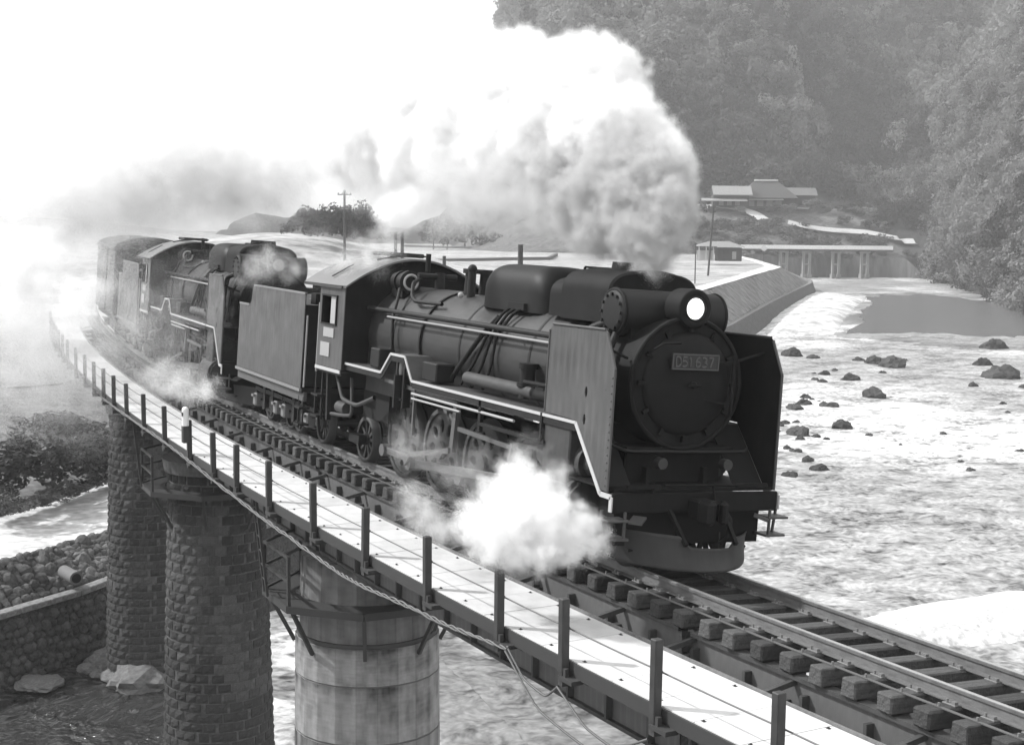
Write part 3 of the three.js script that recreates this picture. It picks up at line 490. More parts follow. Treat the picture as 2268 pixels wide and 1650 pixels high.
// the track: rails, sleepers with their clips
{
  const t = thing('railway_track', 'single railway track on wooden sleepers curving along the bridge under both engines', 'railway track');
  const ss = stations(-62, 12, 0.8);
  const foot = [[-0.064, -0.153], [0.064, -0.153], [0.064, -0.142], [0.011, -0.128], [0.0095, -0.046], [0.033, -0.038], [0.034, -0.006], [0.029, -0.001], [-0.029, -0.001], [-0.034, -0.006], [-0.033, -0.038], [-0.0095, -0.046], [-0.011, -0.128], [-0.064, -0.142]];
  const head = [[0.026, -0.0005], [0.022, 0.002], [-0.022, 0.002], [-0.026, -0.0005]];
  for (const z of [0.566, -0.566]) { const r = part('rail', sweep(foot.map((q) => [q[0] + z, q[1]]), ss, canted), M.rail, t); part('running_surface', sweep(head.map((q) => [q[0] + z, q[1]]), ss, canted), M.railTop, r); }
  // guard rails inside the gauge and the tie strap over the sleeper ends
  part('tie_strap', sweep([[0.845, -0.150], [0.89, -0.150], [0.89, -0.140], [0.845, -0.140]], ss, canted), mat(0.09, 0.6), t);
  const R = rng(3), wood = [0.045, 0.06, 0.085, 0.04].map((a) => mat(a, 0.88, { map: withRepeat(T.wood, 0.8, 1.1), bumpMap: withRepeat(T.speck, 1.5, 1.5), bumpScale: 0.02 }));
  const geos = [0, 1, 2, 3].map((k) => { const g = chamferBox(2.14, 0.2, 0.205 + 0.01 * k, 0.012 + 0.004 * k), P = g.attributes.position; for (let i = 0; i < P.count; i++) P.setXYZ(i, P.getX(i) + 0.02 * (noise(P.getY(i) * 9 + k, P.getZ(i) * 9, k) - 0.5), P.getY(i), P.getZ(i)); g.rotateY(PI / 2); return g; });
  const clipGeos = [0.566, -0.566].map((z) => { const clip = new MB();
    clip.box(0.17, 0.014, 0.27, 0, 0.107, z, 0, 0, 0, 0.003);
    for (const q of [-0.1, 0.1]) { clip.box(0.05, 0.03, 0.045, 0.045, 0.128, z + q); clip.rod(V(-0.045, 0.11, z + q * 1.05), V(-0.045, 0.152, z + q * 1.05), 0.014, 6); }
    return mergeGeometries(clip.g); }), boltGeo0 = mergeGeometries(new MB().rod(V(0.03, 0.1, 0.865), V(0.03, 0.15, 0.865), 0.014, 6).g);
  const clipMat = mat(0.16, 0.5);
  let k = 0;
  for (let s = -54; s < 8.5; s += 0.497, k++) {
    const o = onTrack(part('sleeper', geos[k % 4], wood[Math.floor(R() * 4)], t), s + 0.03 * (R() - 0.5), -0.253, 0.03 * (R() - 0.5), true); o.rotation.y += 0.02 * (R() - 0.5);
    if (s > -20) for (const g of clipGeos) part('rail_clip', g, clipMat, o);
    if (s > -8) part('bolt', boltGeo0, clipMat, o);
  }
}
// plate girder spans from pier to pier
const PIERS = [13.9, 1.25, -11.4, -24.05, -36.7, -49.3];
const spanNames = ['dark plate girder span at the lower right corner, nearest the viewer', 'dark plate girder span under the front engine between concrete pier and right hand pier', 'plate girder span under the first tender between the concrete pier and the stone pier', 'plate girder span fading into smoke between the two stone piers', 'plate girder span farthest away, lost in steam at left'];
const webMat = mat(0.13, 0.65, { map: withRepeat(T.streak, 0.6, 0.6) });
for (let k = 0; k < 5; k++) {
  const b = PIERS[k] - 0.12, a = PIERS[k + 1] + 0.12, g = thing('girder_span', spanNames[k], 'bridge span');
  const ss = stations(a, b, 1.6);
  for (const z of [0.97, -0.97]) {
    part('girder_web', sweep([[z - 0.012, z * 0.0674 - 0.41], [z + 0.012, z * 0.0674 - 0.41], [z + 0.012, -1.92], [z - 0.012, -1.92]], ss, flat), webMat, g);
    const top = -0.362 + z * 0.0674; for (const [y0, y1] of [[top, top - 0.05], [-1.925, -1.98]]) part('girder_flange', sweep([[z - 0.07, y0], [z + 0.07, y0], [z + 0.07, y1], [z - 0.07, y1]], ss, flat), M.girder, g);
    const sg = chamferBox(0.05, 1.44, 0.1, 0);
    for (let s = a + 0.1; s < b; s += 0.98) for (const side of k < 3 && z > 0 ? [1] : [Math.sign(z)]) onTrack(part('stiffener', sg, M.girder, g), s, -1.19, z + side * 0.065);
  }
  const br = new MB(); let f = 1;
  for (let s = a + 0.5; s < b - 1; s += 1.96, f = -f) { br.bar(track(s, 0.84 * f, -0.7), track(s + 1.96, -0.84 * f, -0.7), 0.08, 0.06); br.bar(track(s, 0.84, -0.6), track(s, -0.84, -1.8), 0.07, 0.07); }
  br.build('cross_bracing', M.girder, g);
}
// walkway: planks, edge channels, brackets
const POSTS = [6.6, 5.03, 3.11, 1.29, -0.25, -2.32, -4.5, -6.75, -9.07, -11.09, -12.77, -14.74, -17.16, -19.58, -21.95, -23.99, -25.87, -27.91, -30.18, -32.89, -36.06, -38.4, -40.6, -42.8, -45, -47.2, -49.4, -51.6];
{
  const w = thing('walkway', 'narrow bright plank walkway bracketed to the near side of the bridge', 'walkway');
  const R = rng(8), pm = [0.56, 0.60, 0.63].map((a) => mat(a, 0.72, { map: withRepeat(texture(256, 256, (u, v) => 0.86 + 0.22 * (fbm(u * 6, v * 6, 4, 5, 6) - 0.4) - 0.35 * Math.max(0, fbm(u * 3, v * 9, 13, 3, 3) - 0.62)), 0.8, 0.8) }));
  const pg = [0, 1, 2].map(() => chamferBox(0.742, 0.05, 1.16, 0.003));
  const bolt = new MB(); for (const x of [-0.335]) for (const z of [-0.49, 0.49]) { bolt.box(0.05, 0.006, 0.035, x, 0.027, z); bolt.rod(V(x, 0.028, z), V(x, 0.042, z), 0.013, 6); }
  const boltGeo = mergeGeometries(bolt.g);
  for (let s = -54; s < 8.4; s += 0.744) {
    const o = onTrack(part('deck_plank', pg[0], pm[Math.floor(R() * 3)], w), s, -0.445 + 0.006 * (R() - 0.5), 2.09); o.rotation.x += 0.004 * (R() - 0.5);
    o.rotation.y += 0.004 * (R() - 0.5); if (s > -14) part('bolt', boltGeo, M.iron, o);
  }
  const ss = stations(-54, 9, 0.9);
  part('edge_channel', sweep([[2.672, -0.435], [2.70, -0.435], [2.70, -0.60], [2.625, -0.60], [2.625, -0.585], [2.672, -0.585]], ss, flat), M.iron, w);
  part('inner_kerb', sweep([[1.475, -0.39], [1.507, -0.39], [1.507, -0.56], [1.475, -0.56]], ss, flat), mat(0.2, 0.6, { map: withRepeat(T.grime, 1, 1) }), w);
  for (const s of POSTS) {
    const b = new MB();
    b.bar(track(s, 0.88, -0.66), track(s, 2.80, -0.66), 0.10, 0.12).bar(track(s, 0.9, -1.35), track(s, 2.45, -0.72), 0.07, 0.07);
    b.bar(track(s + 0.12, 0.9, -0.36), track(s + 0.05, 1.5, -0.50), 0.06, 0.06).bar(track(s + 0.05, 1.5, -0.50), track(s - 0.02, 1.72, -0.53), 0.05, 0.05);
    b.build('support_bracket', M.girder, w);
  }
  for (const z of [1.75, 2.45]) part('stringer', sweep([[z - 0.04, -0.475], [z + 0.04, -0.475], [z + 0.04, -0.60], [z - 0.04, -0.60]], ss, flat), M.girder, w);
}
{
  const f = thing('walkway_railing', 'post and wire railing along the outer edge of the walkway', 'railing');
  const pg = new MB().box(0.1, 0.955, 0.1, 0, 0, 0, 0, 0, 0, 0.008).build('post', M.post, null).geometry;
  const fg = mergeGeometries(new MB().box(0.30, 0.05, 0.16, 0.14, -0.44, -0.01).box(0.05, 0.12, 0.05, 0.09, -0.38, 0.02).g), wg = mergeGeometries(new MB().box(0.03, 0.03, 0.03, 0.0, 0.12, -0.06).g);
  const R = rng(6);
  for (const s of POSTS) { const o = onTrack(part('post', pg, M.post, f), s, -0.175, 2.755); o.rotation.z = 0.02 * (R() - 0.5); o.rotation.x = 0.02 * (R() - 0.5); part('foot_bracket', fg, M.iron, o); part('wire_clip', wg, M.iron, o); }
  const wire = (y, a, b, sag) => { const pts = []; const P = POSTS.filter((s) => s >= a && s <= b).sort((x, z) => x - z); P.forEach((s, i) => { pts.push(track(s, 2.69, y)); if (i < P.length - 1) pts.push(track((s + P[i + 1]) / 2, 2.69, y - sag)); }); new MB().add(new THREE.TubeGeometry(new THREE.CatmullRomCurve3(pts, false, 'centripetal'), pts.length * 6, 0.011, 6)).build('wire', mat(0.12, 0.5), f); };
  wire(-0.055, -52, 7, 0.004); wire(0.19, -52, -9, 0.01);
}
// slack cables under the walkway edge
{
  const pts = [[-26, -0.50], [-20.4, -0.47], [-16.3, -0.48], [-13.4, -0.58], [-9.9, -0.72], [-7.6, -0.80], [-5.7, -0.88], [-4.6, -0.88], [-2.9, -0.78], [-1.4, -0.72], [0.1, -0.60]];
  const R = rng(12), fine = []; const c = new THREE.CatmullRomCurve3(pts.map((p) => V(p[0], p[1], 0)));
  for (let i = 0; i <= 110; i++) fine.push(c.getPoint(i / 110));
  const strand = (ph, amp) => fine.map((q, i) => track(q.x, 2.82 + amp * Math.sin(i * 1.1 + ph), q.y + amp * Math.cos(i * 1.1 + ph) + 0.025 * (noise(i * 0.35, ph) - 0.5)));
  const b = new MB(); for (const ph of [0, 2.1, 4.2]) b.add(new THREE.TubeGeometry(new THREE.CatmullRomCurve3(strand(ph, 0.02)), 330, 0.0115, 5));
  tag(b.build('cable', mat(0.15, 0.8)), 'twisted pale cable slung below the railing from the stone piers to the concrete pier', 'cable');
  const sags = [[[0.1, -0.6], [0.5, -0.86], [1.0, -0.92], [1.29, -0.72]], [[1.29, -0.72], [1.9, -1.0], [2.5, -1.05], [3.11, -0.75]], [[0.1, -0.62], [0.9, -1.1], [2.0, -1.22], [3.1, -1.05], [5.0, -0.9]]];
  const b2 = new MB(); sags.forEach((L, i) => b2.tube(L.map((p) => track(p[0], 2.82 + 0.02 * i, p[1])), 0.015, 30, 6));
  tag(b2.build('slack_cable', mat(0.10, 0.6)), 'dark slack cable hanging in loops below the railing at lower right', 'cable');
}
// white marker on the railing
{
  const s = -14.62, o = thing('marker_post', 'white round topped marker on a dark box beside a railing post', 'marker'); onTrack(o, s, -0.1, 2.86);
  new MB().box(0.17, 0.36, 0.14, 0, 0.12, 0, 0, 0, 0, 0.01).build('box', M.iron, o);
  new MB().rod(V(0, 0.3, 0), V(0, 0.63, 0), 0.075, 14).ball(0.075, 0, 0.63, 0).build('white_head', mat(0.8, 0.5), o);
  new MB().box(0.05, 0.08, 0.02, 0.03, 0.55, 0.072).build('plate', M.iron, o);
}
// piers
function stonePier(s, label, cap) {
  const o = thing('stone_pier', label, 'bridge pier'); onTrack(o, s, 0, 0);
  const rAt = (y) => 1.30 + 0.028 * (-2.05 - y), yTop = -2.05, yBot = -13.5, prof = [];
  for (let i = 0; i <= 24; i++) { const y = lerp(yBot, yTop - 0.35, i / 24); prof.push(new THREE.Vector2(rAt(y) - 0.022, y)); }
  part('mortar_core', uvScale(new THREE.LatheGeometry(prof, 48), 9, 10), mat(0.125, 0.95, { map: withRepeat(T.soil, 1, 1) }), o);
  new MB().add(uvScale(new THREE.CylinderGeometry(1.46, 1.42, 0.35, 40), 9, 0.4), mx(0, yTop - 0.175, 0)).build('cap_ring', mat(0.12, 0.85, { map: withRepeat(T.grime, 1, 1) }), o);
  const R = rng(Math.round(-s * 10)), stone = [0.04, 0.058, 0.08, 0.115].map((a) => mat(a, 0.88, { map: withRepeat(T.speck, 1.5, 1.5), bumpMap: withRepeat(T.speck, 1.5, 1.5), bumpScale: 0.03 }));
  const n = 25, ch = 0.272, hd = heading(s), cdx = CAM.x - o.position.x, cdz = CAM.z - o.position.z, lx = cdx * Math.cos(hd) - cdz * Math.sin(hd), lz = cdx * Math.sin(hd) + cdz * Math.cos(hd), rest = new MB(); let made = 0;
  const shapes = [0, 1, 2].map((k) => { const g = new THREE.BoxGeometry(1, 1, 1, 3, 3, 1).toNonIndexed(), P = g.attributes.position; for (let i = 0; i < P.count; i++) { const x = P.getX(i), y = P.getY(i), z = P.getZ(i), e = Math.max(Math.abs(x), Math.abs(y)); if (z > 0) P.setZ(i, z + (e > 0.45 ? -0.25 : 0.25 * noise(x * 5 + k * 3, y * 5, k))); P.setX(i, x * (1 - 0.05 * noise(y * 3, k, 2))); } g.computeVertexNormals(); return g; });
  for (let r = 0; yTop - 0.35 - (r + 1) * ch > yBot; r++) for (let i = 0; i < n; i++) {
    const y = yTop - 0.35 - (r + 0.5) * ch, a = ((i + (r % 2) * 0.5 + 0.34 * (R() - 0.5)) / n) * 2 * PI, rad = rAt(y);
    const wdt = 2 * PI * rad / n - 0.02 - 0.07 * R() * R(), m4 = new THREE.Matrix4().compose(V(Math.cos(a) * (rad - 0.035), y, -Math.sin(a) * (rad - 0.035)), new THREE.Quaternion().setFromEuler(new THREE.Euler(0, a + PI / 2, 0)), V(wdt, ch - 0.022 - 0.05 * R() * R(), 0.085 + 0.03 * R()));
    const facing = Math.cos(a) * lx - Math.sin(a) * lz > 0;
    const k = Math.floor(R() * 3), t = clamp(Math.floor((fbm(a * 1.6 + 3, y * 0.45, s, 3) - 0.28) * 9 + R() * 1.4 - 0.4), 0, 3), low = y < -11.2;
    if (facing && made < 285 && !low) { made++; const q = part('stone', shapes[k], stone[t], o); m4.decompose(q.position, q.quaternion, q.scale); } else rest.add(shapes[k], m4);
  }
  rest.build('stonework', stone[1], o).userData.kind = 'stuff';
  return o;
}
stonePier(-24.05, 'dark round stone pier left of the concrete pier, its courses of blocks showing');
stonePier(-36.9, 'round stone pier farthest left, standing at the riverside wall');
{
  const conc = texture(1024, 512, (u, v) => {
    const board = 0.16 * (hash3(Math.floor(u * 22), 3, 1) - 0.5), edge = Math.abs(((u * 22) % 1) - 0.5) > 0.47 ? -0.05 : 0, streak = fbm(u * 60, v * 2.2, 4, 4, 60) - 0.5, stain = Math.max(0, fbm(u * 9, v * 1.6, 14, 4, 9) - 0.48) * 1.5;
    return 0.46 + board * 1.0 + edge + 0.36 * streak - stain * 0.4 - 0.22 * sstep(v, 0.8, 1) * fbm(u * 20, 2, 2, 2, 20) + 0.12 * (fbm(u * 40, v * 20, 22, 3, 40) - 0.5);
  });
  const cm = mat(0.55, 0.85, { map: conc, bumpMap: conc, bumpScale: 0.02, flatShading: true });
  const make = (s, label) => {
    const o = thing('concrete_pier', label, 'bridge pier'); onTrack(o, s, 0, 0);
    const band = (name, y0, y1, r0, r1, m) => new MB().add(new THREE.CylinderGeometry(r1, r0, y1 - y0, 22), mx(0, (y0 + y1) / 2, 0, 0, 2.2, 0)).build(name, m, o);
    band('pier_head', -3.60, -2.05, 1.36, 1.33, mat(0.36, 0.9, { map: conc, flatShading: true }));
    band('construction_joint', -3.68, -3.60, 1.42, 1.42, mat(0.06, 0.9));
    band('pier_lift', -4.40, -3.68, 1.455, 1.445, cm); band('construction_joint', -4.43, -4.40, 1.44, 1.44, mat(0.12, 0.9)); band('pier_lift', -5.56, -4.43, 1.465, 1.455, cm); band('construction_joint', -5.60, -5.56, 1.45, 1.45, mat(0.12, 0.9)); band('pier_lift', -9.6, -5.60, 1.50, 1.467, cm); band('pier_lift', -13.5, -9.62, 1.54, 1.502, cm);
    return o;
  };
  make(-11.4, 'streaked round concrete pier standing in the river below the front tender');
  make(1.25, 'concrete pier hidden under the walkway at the lower right');
}
// octagonal inspection platforms round the pier heads
function platform(s, label) {
  const o = thing('inspection_platform', label, 'platform'); onTrack(o, s, 0, 0);
  const r1 = 2.08, corner = (k, r, y) => V(Math.cos((k + 0.5) * PI / 4) * r, y, Math.sin((k + 0.5) * PI / 4) * r), Y = -2.82;
  const sh = new THREE.Shape(), hole = new THREE.Path(); for (let k = 0; k < 8; k++) { const c = corner(k, r1, 0); k ? sh.lineTo(c.x, c.z) : sh.moveTo(c.x, c.z); } hole.absarc(0, 0, 1.40, 0, 2 * PI, true); sh.holes.push(hole);
  new MB().add(extrude(sh, 0.05), mx(0, Y, 0, PI / 2)).build('floor_plate', M.iron, o);
  const skirt = new MB(); for (let k = 0; k < 8; k++) skirt.bar(corner(k, r1, Y - 0.04), corner(k + 1, r1, Y - 0.04), 0.05, 0.14); skirt.build('edge_angle', M.iron, o);
  for (const k of [1, 2, 3, 4]) new MB().bar(corner(k, r1 - 0.03, Y), corner(k, r1 - 0.03, Y + 0.98), 0.06).build('handrail_post', M.iron, o);
  for (const y of [0.96, 0.5]) { const m = new MB(); for (const k of [1, 2, 3]) m.bar(corner(k, r1 - 0.03, Y + y), corner(k + 1, r1 - 0.03, Y + y), 0.05); m.build('handrail', M.iron, o); }
  for (let k = 0; k < 8; k++) new MB().bar(corner(k, r1 - 0.1, Y - 0.08), corner(k, 1.46, Y - 1.05), 0.07).build('brace', M.iron, o);
  const lad = new MB(), a = V(-0.62, Y, 1.95), b = V(-0.18, Y, 2.02), top = V(0, 2.3, 0.25); lad.bar(a, a.clone().add(top), 0.05).bar(b, b.clone().add(top), 0.05); for (let i = 1; i < 8; i++) lad.rod(a.clone().addScaledVector(top, i / 8), b.clone().addScaledVector(top, i / 8), 0.014, 6); lad.build('ladder', M.iron, o);
}
platform(-11.4, 'iron inspection platform with handrail and ladder round the concrete pier head');
platform(-24.05, 'iron inspection platform round the top of the nearer stone pier');
// ---------------------------------------------------------------- steam locomotive (x forward, y up from the rail, z to the walkway side; x = 0 at the buffer beam)
const drawPlate = (() => { // the raised lettering of the number plate, from solid strokes
  const seg = { D: [[0, 0, 0, 1], [0, 1, 0.55, 1], [0.55, 1, 0.8, 0.75], [0.8, 0.75, 0.8, 0.25], [0.8, 0.25, 0.55, 0], [0.55, 0, 0, 0]], 5: [[0.75, 1, 0.05, 1], [0.05, 1, 0, 0.56], [0, 0.56, 0.5, 0.6], [0.5, 0.6, 0.75, 0.42], [0.75, 0.42, 0.75, 0.18], [0.75, 0.18, 0.5, 0], [0.5, 0, 0, 0.06]], 1: [[0.25, 0, 0.25, 1], [0.25, 1, 0.08, 0.82]], 6: [[0.65, 1, 0.25, 0.9], [0.25, 0.9, 0, 0.5], [0, 0.5, 0, 0.2], [0, 0.2, 0.25, 0], [0.25, 0, 0.5, 0], [0.5, 0, 0.75, 0.2], [0.75, 0.2, 0.75, 0.38], [0.75, 0.38, 0.5, 0.56], [0.5, 0.56, 0.05, 0.5]], 3: [[0, 0.95, 0.4, 1], [0.4, 1, 0.7, 0.85], [0.7, 0.85, 0.7, 0.65], [0.7, 0.65, 0.3, 0.53], [0.3, 0.53, 0.75, 0.38], [0.75, 0.38, 0.75, 0.15], [0.75, 0.15, 0.45, 0], [0.45, 0, 0, 0.06]], 7: [[0, 1, 0.75, 1], [0.75, 1, 0.3, 0]] };
  return (text, h, w, x0) => { const m = new MB(); let z = x0; for (const c of text) { if (c === ' ') { z -= w * 0.55; continue; } for (const [a, b, d, e] of seg[c]) m.bar(V(0, b * h, z - a * w), V(0, e * h, z - d * w), 0.012, 0.022); z -= c === '1' ? w * 0.62 : w * 1.12; } return m; };
})();
function wheelGeo(r, boxpok, holes) {
  const m = new MB();
  m.add(uvScale(new THREE.LatheGeometry([[r - 0.075, -0.07], [r, -0.07], [r + 0.001, 0.05], [r + 0.028, 0.06], [r + 0.028, 0.088], [r - 0.06, 0.09], [r - 0.075, 0.075], [r - 0.075, -0.07]].map((p) => new THREE.Vector2(p[0], -p[1])), 40), 4, 0.4), mx(0, 0, 0, PI / 2));
  if (boxpok) {
    const sh = new THREE.Shape(); sh.absarc(0, 0, r - 0.07, 0, 2 * PI, false);
    for (let k = 0; k < holes; k++) { const a = (k + 0.5) / holes * 2 * PI, h = new THREE.Path(); h.absellipse(Math.cos(a) * r * 0.58, Math.sin(a) * r * 0.58, r * 0.17, r * 0.12, 0, 2 * PI, true, a); sh.holes.push(h); }
    m.add(extrude(sh, 0.08, 0.015), mx(0, 0, -0.06)); m.rod(V(0, 0, -0.1), V(0, 0, 0.11), 0.15, 18);
  } else { for (let k = 0; k < 10; k++) { const a = k / 10 * 2 * PI; m.bar(V(Math.cos(a) * 0.08, Math.sin(a) * 0.08, 0), V(Math.cos(a) * (r - 0.06), Math.sin(a) * (r - 0.06), 0), 0.05, 0.06); } m.rod(V(0, 0, -0.08), V(0, 0, 0.10), 0.11, 14); }
  return mergeGeometries(m.g);
}
const G = { driver: wheelGeo(0.70, true, 9), truck: wheelGeo(0.43, false), axle: mergeGeometries(new MB().rod(V(0, 0, -0.6), V(0, 0, 0.6), 0.08, 12).g) };
function makeLocomotive(name, label) {
  const o = thing(name, label, 'steam locomotive');
  const put = (m, nm, material, parent = o) => { const q = m.build(nm, material, parent); if (parent === o) q.position.x += 5; return q; };
  const wheelset = (x, r, g, zz = 0.6) => { for (const z of [1, -1]) { const w = part('wheel', g, M.iron, o); w.position.set(x + 5, r, z * zz); if (z < 0) w.rotation.y = PI; } const a = part('axle', G.axle, M.iron, o); a.position.set(x + 5, r, 0); };
  // boiler: smokebox, lagged barrel with bands, firebox
  put(new MB().add(uvScale(new THREE.CylinderGeometry(0.86, 0.86, 1.62, 56), 5.4, 1.6), mx(-1.27, 2.45, 0, 0, 0, PI / 2)), 'smokebox', M.front);
  const bar = put(new MB().add(uvScale(new THREE.CylinderGeometry(0.865, 0.865, 5.1, 64, 1, true), 5.4, 5.1), mx(-4.6, 2.45, 0, 0, 0, PI / 2)), 'boiler_barrel', M.boiler);
  put(new MB().add(uvScale(new THREE.CylinderGeometry(0.90, 0.90, 2.3, 64), 5.6, 2.3), mx(-8.25, 2.44, 0, 0, 0, PI / 2)).box(2.25, 1.0, 1.76, -8.25, 1.9, 0), 'firebox_casing', M.boiler);
  for (const x of [-2.15, -3.25, -4.4, -5.6, -7.1, -8.2]) put(new MB().add(new THREE.CylinderGeometry(x < -7 ? 0.908 : 0.873, x < -7 ? 0.908 : 0.873, 0.06, 56, 1, true), mx(x, x < -7 ? 2.44 : 2.45, 0, 0, 0, PI / 2)), 'boiler_band', M.black);
  // smokebox front
  put(new MB().add(new THREE.TorusGeometry(0.86, 0.035, 8, 56), mx(-0.46, 2.45, 0, 0, PI / 2)), 'smokebox_ring', M.front);
  const door = put(new MB().add(new THREE.LatheGeometry([[0, 0.17], [0.2, 0.165], [0.45, 0.13], [0.62, 0.075], [0.68, 0.03], [0.69, 0]].map((p) => new THREE.Vector2(p[0], p[1])), 48), mx(-0.46, 2.45, 0, 0, 0, -PI / 2)), 'smokebox_door', M.front);
  const dogs = new MB(); for (let k = 0; k < 12; k++) { const a = k / 12 * 2 * PI; dogs.box(0.05, 0.09, 0.05, -0.42, 2.45 + Math.sin(a) * 0.73, Math.cos(a) * 0.73, -a + PI / 2); } put(dogs, 'door_clamp', M.front);
  put(new MB().bar(V(-0.30, 2.78, -0.62), V(-0.30, 2.72, -0.2), 0.03).bar(V(-0.32, 2.2, -0.62), V(-0.32, 2.26, -0.2), 0.03).rod(V(-0.3, 2.1, -0.64), V(-0.3, 2.85, -0.64), 0.025, 8), 'door_hinge', M.front);
  put(new MB().tube([V(-0.28, 2.9, 0.66), V(-0.22, 2.98, 0.55), V(-0.20, 3.0, 0.3)], 0.014).rod(V(-0.24, 2.45, 0.1), V(-0.24, 2.45, -0.1), 0.016, 6).ball(0.05, -0.28, 2.45, 0), 'door_handle', M.front);
  const plate = put(new MB().box(0.02, 0.215, 0.75, -0.275, 2.755, 0, 0, 0, 0.0), 'number_plate', mat(0.022, 0.55));
  put(drawPlate('D51 637', 0.125, 0.092, 0.315).add(chamferBox(0.012, 0.014, 0.72, 0), mx(0, 0.158, 0)).add(chamferBox(0.012, 0.014, 0.72, 0), mx(0, -0.034, 0)).add(chamferBox(0.012, 0.19, 0.014, 0), mx(0, 0.062, 0.36)).add(chamferBox(0.012, 0.19, 0.014, 0), mx(0, 0.062, -0.36)), 'lettering', mat(0.075, 0.5), plate).position.set(-0.262, 2.693, 0);
  put(new MB().box(0.05, 0.05, 0.8, -0.36, 2.755, 0), 'plate_bracket', M.front);
  // headlight, feedwater heater
  const lamp = put(new MB().add(new THREE.LatheGeometry([[0, 0], [0.20, 0.01], [0.255, 0.08], [0.26, 0.42], [0.235, 0.44], [0.16, 0.435], [0.147, 0.40], [0, 0.30]].map((p) => new THREE.Vector2(p[0], p[1])), 36), mx(-0.80, 3.45, 0, 0, 0, -PI / 2)).box(0.3, 0.16, 0.2, -0.62, 3.16, 0), 'headlight', M.front);
  const glow = new THREE.MeshPhysicalMaterial({ color: 0xffffff, roughness: 0.3, emissive: 0xffffff, emissiveIntensity: 1.15 });
  put(new MB().add(new THREE.SphereGeometry(0.5, 28, 8, 0, 2 * PI, 0, 0.30), mx(-0.86, 3.45, 0, 0, 0, -PI / 2)), 'headlight_lens', glow, lamp);
  put(new MB().add(new THREE.TorusGeometry(0.155, 0.014, 8, 36), mx(-0.365, 3.45, 0, 0, PI / 2)), 'lens_rim', M.black, lamp);
  const spot = new THREE.SpotLight(0xffffff, 30, 0, 0.35, 0.5); spot.name = 'headlight_beam'; spot.position.set(5 - 0.2, 3.45, 0); spot.target.position.set(60, 0, 0); spot.castShadow = true; o.add(spot, spot.target);
  put(new MB().add(new THREE.LatheGeometry([[0, -0.86], [0.2, -0.86], [0.28, -0.84], [0.315, -0.78], [0.315, 0.78], [0.28, 0.84], [0.2, 0.86], [0, 0.86]].map((p) => new THREE.Vector2(p[0], p[1])), 32), mx(-1.08, 3.33, 0, PI / 2)), 'feedwater_heater', M.black);
  put(new MB().add(new THREE.TorusGeometry(0.30, 0.03, 8, 32), mx(-1.08, 3.33, 0.80)).add(new THREE.TorusGeometry(0.30, 0.03, 8, 32), mx(-1.08, 3.33, -0.80)).box(0.5, 0.3, 0.16, -1.08, 3.15, 0.6).box(0.5, 0.3, 0.16, -1.08, 3.15, -0.6), 'heater_flange', M.front);
  const hb = new MB(); for (let k = 0; k < 12; k++) { const a = k / 12 * 2 * PI; hb.rod(V(-1.08 + Math.cos(a) * 0.24, 3.33 + Math.sin(a) * 0.24, 0.84), V(-1.08 + Math.cos(a) * 0.24, 3.33 + Math.sin(a) * 0.24, 0.88), 0.022, 6); } put(hb, 'flange_bolt', M.black);
  put(new MB().tube([V(-1.2, 3.2, 0.75), V(-1.45, 3.05, 0.95), V(-1.55, 2.6, 1.0), V(-1.5, 2.0, 1.0)], 0.06, 20, 10), 'heater_pipe', M.black); put(new MB().tube([V(-1.0, 3.05, 0.8), V(-0.95, 2.7, 0.96), V(-1.0, 2.0, 1.0)], 0.05, 20, 10), 'heater_pipe', M.black);
  // chimney casing (smoke collector) and dome casing
  const arch = (w, h, r) => { const s = new THREE.Shape(); s.moveTo(-w, 0); s.lineTo(-w, h - r); s.quadraticCurveTo(-w, h, -w + r * 1.4, h + 0.03); s.quadraticCurveTo(0, h + 0.12, w - r * 1.4, h + 0.03); s.quadraticCurveTo(w, h, w, h - r); s.lineTo(w, 0); s.closePath(); return s; };
  put(new MB().add(extrude(arch(0.70, 0.62, 0.24), 1.25, 0.03), mx(-2.65, 3.19, 0, 0, PI / 2)).add(extrude(arch(0.62, 0.50, 0.22), 0.5, 0.02), mx(-3.15, 3.19, 0, 0, PI / 2)), 'smoke_collector', M.front);
  put(new MB().add(new THREE.CylinderGeometry(0.30, 0.32, 0.14, 28, 1, true), mx(-1.95, 3.93, 0)), 'chimney', M.soot);
  put(new MB().bar(V(-2.95, 3.90, 0.2), V(-2.95, 3.90, -0.2), 0.03).bar(V(-2.95, 3.7, 0.2), V(-2.95, 3.90, 0.2), 0.03).bar(V(-2.95, 3.7, -0.2), V(-2.95, 3.90, -0.2), 0.03), 'casing_handle', M.soot);
  const domeS = (w, h) => { const s = new THREE.Shape(); s.moveTo(-w, 0); s.lineTo(-w, h * 0.42); s.bezierCurveTo(-w, h * 0.95, -w * 0.55, h, 0, h); s.bezierCurveTo(w * 0.55, h, w, h * 0.95, w, h * 0.42); s.lineTo(w, 0); s.closePath(); return s; };
  put((() => { // rounded ends: lofted sections
    const m = new MB(), N = 30, xs = []; for (let i = 0; i <= 22; i++) { const t = i / 22, x = lerp(-5.62, -3.42, t), e = Math.min(1, Math.sqrt(Math.max(0, 1 - Math.max(0, (Math.abs(t - 0.5) - 0.30) / 0.2) ** 2))); xs.push([x, e]); }
    const p = [], ix = []; xs.forEach(([x, e]) => { const w = 0.60 * (0.55 + 0.45 * e), h = 0.72 * (0.30 + 0.70 * e), pts = domeS(w, h).getPoints(14); for (let j = 0; j < N; j++) { const q = pts[Math.min(pts.length - 1, Math.round(j / (N - 1) * (pts.length - 2)))]; p.push(x, 3.16 + q.y, -q.x); } });
